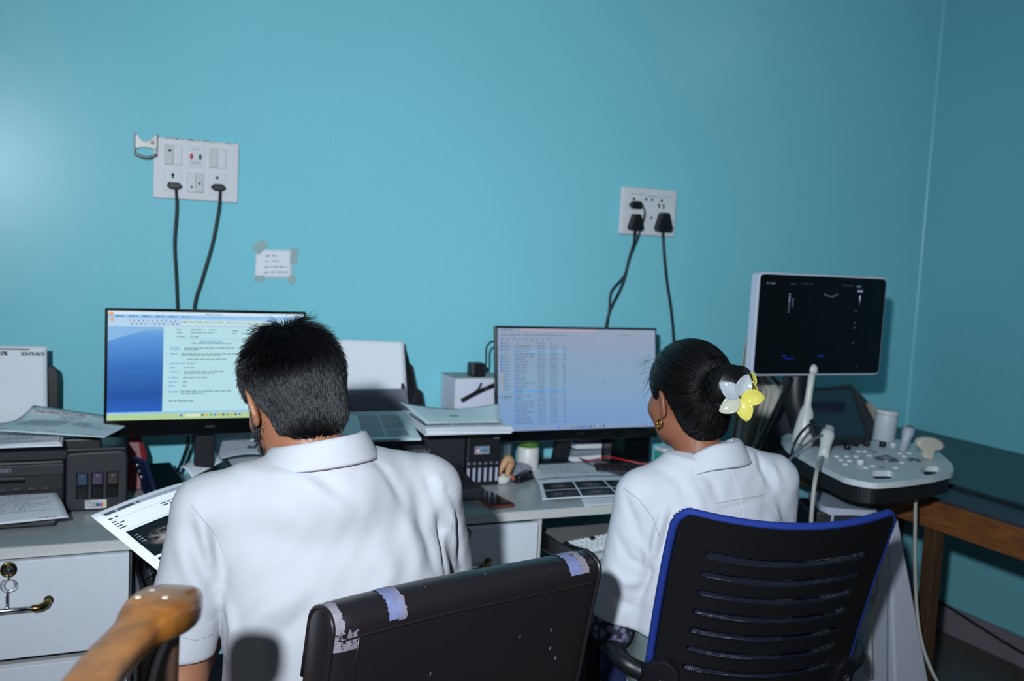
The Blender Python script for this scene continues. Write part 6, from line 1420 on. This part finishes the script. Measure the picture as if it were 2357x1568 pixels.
for pts, w_, a_ in ((((1548, 1175), (1535, 1230), (1518, 1290)), 0.008, -0.009), (((1530, 1165), (1512, 1230), (1500, 1300)), 0.010, 0.006), (((1437, 1130), (1460, 1200), (1480, 1290)), 0.012, -0.004), (((1460, 1240), (1490, 1280), (1480, 1330)), 0.010, 0.005), (((1420, 1230), (1450, 1290), (1490, 1310)), 0.010, -0.004), (((1400, 1300), (1440, 1340), (1480, 1345)), 0.012, 0.005), (((1470, 1380), (1490, 1330), (1500, 1290)), 0.010, -0.006), (((1395, 1350), (1430, 1390), (1470, 1400)), 0.012, -0.004),
                    (((1600, 1070), (1640, 1110), (1660, 1170)), 0.014, -0.003), (((1570, 1090), (1600, 1140), (1620, 1190)), 0.014, 0.003), (((1740, 1040), (1755, 1080), (1775, 1120)), 0.009, -0.005), (((1750, 1035), (1775, 1070), (1795, 1120)), 0.010, 0.004), (((1520, 1080), (1570, 1110), (1590, 1160)), 0.014, -0.003), (((1780, 1150), (1790, 1190), (1760, 1205)), 0.014, 0.003), (((1650, 1175), (1700, 1165), (1760, 1150)), 0.006, -0.003)):
    fold(v, nr, bv, pts, w_, a_*1.5)
v += nr*(0.0008*np.sin(v[:, 0]*55+v[:, 2]*20+3*np.sin(v[:, 2]*10))*np.sin(v[:, 2]*24+v[:, 0]*12)+0.0004*np.sin(v[:, 0]*120-v[:, 2]*60+2*np.sin(v[:, 2]*21)))[:, None]
coat = body_obj('lab_coat', v, f, COAT, wom); bv = bvh_of(v, f)
seam(bv, [(1672, 1042), (1690, 1095), (1706, 1150), (1716, 1205)], 0.0010, COAT, coat); seam(bv, [(1646, 1160), (1700, 1150), (1756, 1140), (1757, 1105), (1748, 1070)], 0.0009, STITCH, coat)
seam(bv, [(1436, 1125), (1470, 1150), (1502, 1190), (1520, 1240)], 0.0009, STITCH, coat)
def collarw(u, t):
    a = 2*pi*u; ca, sa = cos(a), sin(a); zt = 1.082+0.07*ca*0.075-0.14*sa*0.075
    if t < 0.25: q = t/0.25; r = 0.054+0.010*q; dz_ = -0.014+0.018*q
    else: q = (t-0.25)/0.75; r = 0.064+0.030*q**0.8; dz_ = 0.004-0.050*q
    return V(1.350+r*1.12*ca, 1.826+r*sa, zt+dz_-0.045*max(0, sa)**2-0.03*max(0, -ca)**3)
G().slab(lambda a, b: collarw(1-a, b), 56, 12, 0.003).build('collar', COAT, coat, smooth=True)
# printed cuff of the blouse under the coat sleeve
def paisley():
    m = mat('printed_cuff', (60, 48, 78), 0.8); nt = m.node_tree; N = nt.nodes.new; L = nt.links.new
    tc = N('ShaderNodeTexCoord'); vo = N('ShaderNodeTexVoronoi'); vo.inputs['Scale'].default_value = 60; cr = N('ShaderNodeValToRGB'); L(tc.outputs['Object'], vo.inputs['Vector']); L(vo.outputs['Distance'], cr.inputs['Fac'])
    e = cr.color_ramp.elements; e[0].color = (*lin((120, 110, 140)), 1); e[1].color = (*lin((36, 26, 46)), 1); e[0].position = 0.25; e[1].position = 0.55; x = e.new(0.4); x.color = (*lin((90, 100, 120)), 1)
    L(cr.outputs['Color'], nt.nodes['Principled BSDF'].inputs['Base Color']); return m
Cf = Field((1.05, 1.76, 0.58), (1.28, 2.0, 0.74), 0.0045); Cf.cone((1.152, 1.86, 0.70), (1.150, 1.862, 0.660), 0.048, 0.046, 0.01); Cf.cone((1.150, 1.862, 0.660), (1.21, 1.93, 0.665), 0.046, 0.042, 0.01)
v, f = Cf.mesh(1); body_obj('blouse_cuff', v, f, paisley(), wom)
T_ = Field((1.15, 1.62, 0.0), (1.70, 2.45, 0.72), 0.008); T_.stack([(0.50, 1.36, 1.80, 0.175, 0.11), (0.66, 1.358, 1.80, 0.17, 0.105)])
for sg in (-1, 1):
    hp_, kn = V(1.37+sg*0.09, 1.80, 0.570), V(1.42+sg*0.10, 2.20, 0.545); T_.cone(hp_, kn, 0.088, 0.062, 0.03); T_.cone(kn, kn+V(0, 0.02, -0.44), 0.060, 0.055, 0.02)
v, f = T_.mesh(2); body_obj('trousers', v, f, mat('grey_green_trousers', (110, 124, 122), 0.9), wom)
for sg in (-1, 1):
    kn = V(1.42+sg*0.10, 2.20, 0.545); s_ = Field((kn.x-0.07, 2.12, -0.01), (kn.x+0.07, 2.45, 0.12), 0.006); s_.cone(kn+V(0, 0.01, -0.495), kn+V(0, 0.155, -0.51), 0.044, 0.034, 0.02); s_.cut(lambda X, Y, Z: 0.002-Z+0*X+0*Y, (1, 2.1, -0.02), (2, 2.5, 0.14)); v, f = s_.mesh(1); body_obj('shoe', v, f, BLACK, wom)
# hair drawn back into a bun
def hairline_w(x, y):
    T = [(-0.13, -0.095), (-0.07, -0.088), (-0.05, -0.060), (-0.034, -0.025), (-0.014, 0.022), (0.01, 0.008), (0.03, -0.006), (0.045, 0.02), (0.07, 0.045), (0.11, 0.072)]
    return np.interp(y, [t[0] for t in T], [t[1] for t in T])
Rn = np.array(WR); HcW = WHc
Hf = Field(np.array(WHc)-0.2, np.array(WHc)+0.17, 0.005)
Hf.ell(W(0, -0.014, 0.034), (0.0885*hs, 0.113*hs, 0.106*hs), 0.02, Rn); Hf.ell(W(0, -0.055, -0.045), (0.062, 0.052, 0.055), 0.03, Rn)
Hf.cut(lambda X, Y, Z: capcut(X, Y, Z, WHc, hairline_w), np.array(WHc)-0.2, np.array(WHc)+0.17, 0.008)
BUN = W(0.0, -0.150, 0.040); BUNl = V(0.0, -0.150, 0.040)
Hf.ell(BUN, (0.052, 0.040, 0.050), 0.012, Rn); Hf.ell(W(0, -0.125, 0.035), (0.040, 0.03, 0.036), 0.02, Rn)
v, f = Hf.mesh(2); hair = body_obj('hair', v, f, HAIRC, wom)
paths = []; r = random.Random(5); bvw = bvh_of(v, f); nh = normals(v, f); WRt = WR.transposed()
fa = np.random.RandomState(5).randint(0, len(f), 5200); BW = BUN
for i in fa:
    p = Vector(v[f[i][0]]); nrm = Vector(nh[f[i][0]]); lp = WRt @ (p-WHc)
    if (p-BW).length < 0.058 or lp.z < hairline_w(lp.x, lp.y)+0.006: continue
    P = [p+nrm*0.0006]; step = 0.009
    for k in range(9):
        d = (BW-p); d -= nrm*d.dot(nrm)
        if d.length < 1e-6: break
        d = d.normalized(); side = V(0, 0, -1); side -= nrm*side.dot(nrm)
        d = (d+side*0.22*min(1, (BW-p).length*6)*(1 if lp.z > 0.0 else -0.6)).normalized()
        h_ = bvw.find_nearest(p+d*step)
        if h_[0] is None: break
        p, nrm = h_[0], h_[1]; 
        if nrm.dot(p-WHc) < 0: nrm = -nrm
        P.append(p+nrm*(0.0006+0.0012*sin(pi*k/9)))
        if (p-BW).length < 0.05: break
    if len(P) > 3: paths.append(P)
for i in range(420):                                  # coils of the bun
    t0 = r.uniform(0, 2*pi); rr = r.uniform(0.016, 0.050); dep = sqrt(max(0.0, 1-(rr/0.053)**2))*0.040; P = []
    span = r.uniform(1.5, 3.0)
    for k in range(12):
        a = t0+span*k/11; q = BUNl*1.0+V((rr+0.003*k/11)*cos(a), -dep*1.06-0.0015-0.002*sin(a*2+rr*90), (rr*0.96)*sin(a)); P.append(WHc+WR @ q)
    paths.append(P)
strands(paths, 0.0012, 0.0006, 'hair_strands', HAIRW, hair)
paths = []
for i in range(50):                                   # flyaway wisps at brow, crown and nape
    if i < 34: p = V(-0.060+0.02*r.random(), r.uniform(0.02, 0.085), r.uniform(0.02, 0.10)); e = V(-0.6, r.uniform(-0.2, 0.9), r.uniform(-0.6, 0.5)); L = r.uniform(0.015, 0.045)
    elif i < 44: p = V(r.uniform(-0.06, 0.02), r.uniform(-0.02, 0.05), 0.125); e = V(-0.5, 0.4, 0.5); L = r.uniform(0.01, 0.03)
    else: p = V(r.uniform(-0.05, 0.04), -0.085, -0.07); e = V(r.gauss(0, .5), -0.5, -1); L = r.uniform(0.008, 0.02)
    e.normalize(); paths.append([WHc+WR @ (p+e*L*t+V(0, 0, -0.6*L)*t*t) for t in (0, 0.25, 0.5, 0.75, 1.0)])
strands(paths, 0.0004, 0.0002, 'flyaway_hair', HAIRW, hair)
# gold hoop earring
GOLD = mat('gold', (220, 170, 70), 0.2, metal=1.0)
c = W(-0.090, -0.010, -0.050); e_ = G().tube([c+V(0.0, 0.009*cos(a), 0.009*sin(a)) for a in [2*pi*k/20 for k in range(21)]], 0.0019, 8).build('earring', GOLD, wom, smooth=True)
G().sphere(c+V(-0.002, 0.002, -0.009), 0.0035).build('earring_bead', GOLD, e_, smooth=True)

# flower claw clip on the bun
def petal_mat():
    m = mat('petal', (200, 205, 205), 0.12, coat=0.4); nt = m.node_tree; N = nt.nodes.new; L = nt.links.new
    b = nt.nodes['Principled BSDF']; b.inputs['Transmission Weight'].default_value = 0.25
    uv = N('ShaderNodeUVMap'); sp = N('ShaderNodeSeparateXYZ'); cr = N('ShaderNodeValToRGB'); L(uv.outputs['UV'], sp.inputs[0]); L(sp.outputs['X'], cr.inputs['Fac'])
    e = cr.color_ramp.elements; e[0].color = (*lin((190, 196, 204)), 1); e[1].color = (*lin((238, 226, 110)), 1); e[0].position = 0.25; e[1].position = 0.75; L(cr.outputs['Color'], b.inputs['Base Color']); return m
PET = petal_mat()
fc = V(BUN.x-0.014, BUN.y-0.052, BUN.z-0.014)
hc = thing('hair_clip', 'yellow and clear flower hair clip on the bun', 'hair clip', fc)
def flower(c, nrm, up, rad, yel, par):
    n_ = nrm.normalized(); u = (up-n_*up.dot(n_)).normalized(); w = u.cross(n_)
    for k in range(5):
        a0 = 2*pi*k/5+0.25
        dr = u*cos(a0)+w*sin(a0); sd = n_.cross(dr)
        def pf(x, y, dr=dr, sd=sd):
            t = y; wd = 0.35*rad*(sin(pi*min(1, t**0.85*0.93+0.05)))**0.7; s_ = x*2-1
            return c + dr*(rad*(0.06+0.94*t)) + sd*(wd*s_) + n_*(0.34*rad*t*(1.1-t) + 0.10*rad*s_*s_*sin(pi*t) + 0.05*rad*s_)
        yv = yel(dr); 
        g = G().slab(pf, 12, 14, 0.0022, uv=lambda a, b, yv=yv: (yv+0.35*(0.5-b)*0.6+0.25*(a-0.5), b))
        for i in range(len(g.f)):
            if i not in g.uv: g.uv[i] = [(yv, 0.5)]*len(g.f[i])
        g.build('petal', PET, par, smooth=True)
cr_ = Vector(r2); vw = Vector((-fwd[0], -fwd[1], -fwd[2]))
yel = lambda dr: 0.5+0.55*dr.dot((cr_*0.75+V(0, 0, -0.65)).normalized())
flower(fc, V(-0.45, -0.85, 0.12), V(0, 0, 1), 0.051, yel, hc)
flower(fc+V(0.040, 0.012, 0.012), V(0.75, -0.5, 0.15), V(0, 0, 1), 0.040, lambda d: 0.75, hc)
for k in range(5): G().tube(smoothpath([fc+V(0.004, 0.006, 0.014-0.008*k), fc+V(0.0, 0.026, 0.016-0.010*k), fc+V(-0.006, 0.040, 0.012-0.008*k)], 4), 0.0022, 6).build('claw', GREYW, hc, smooth=True)
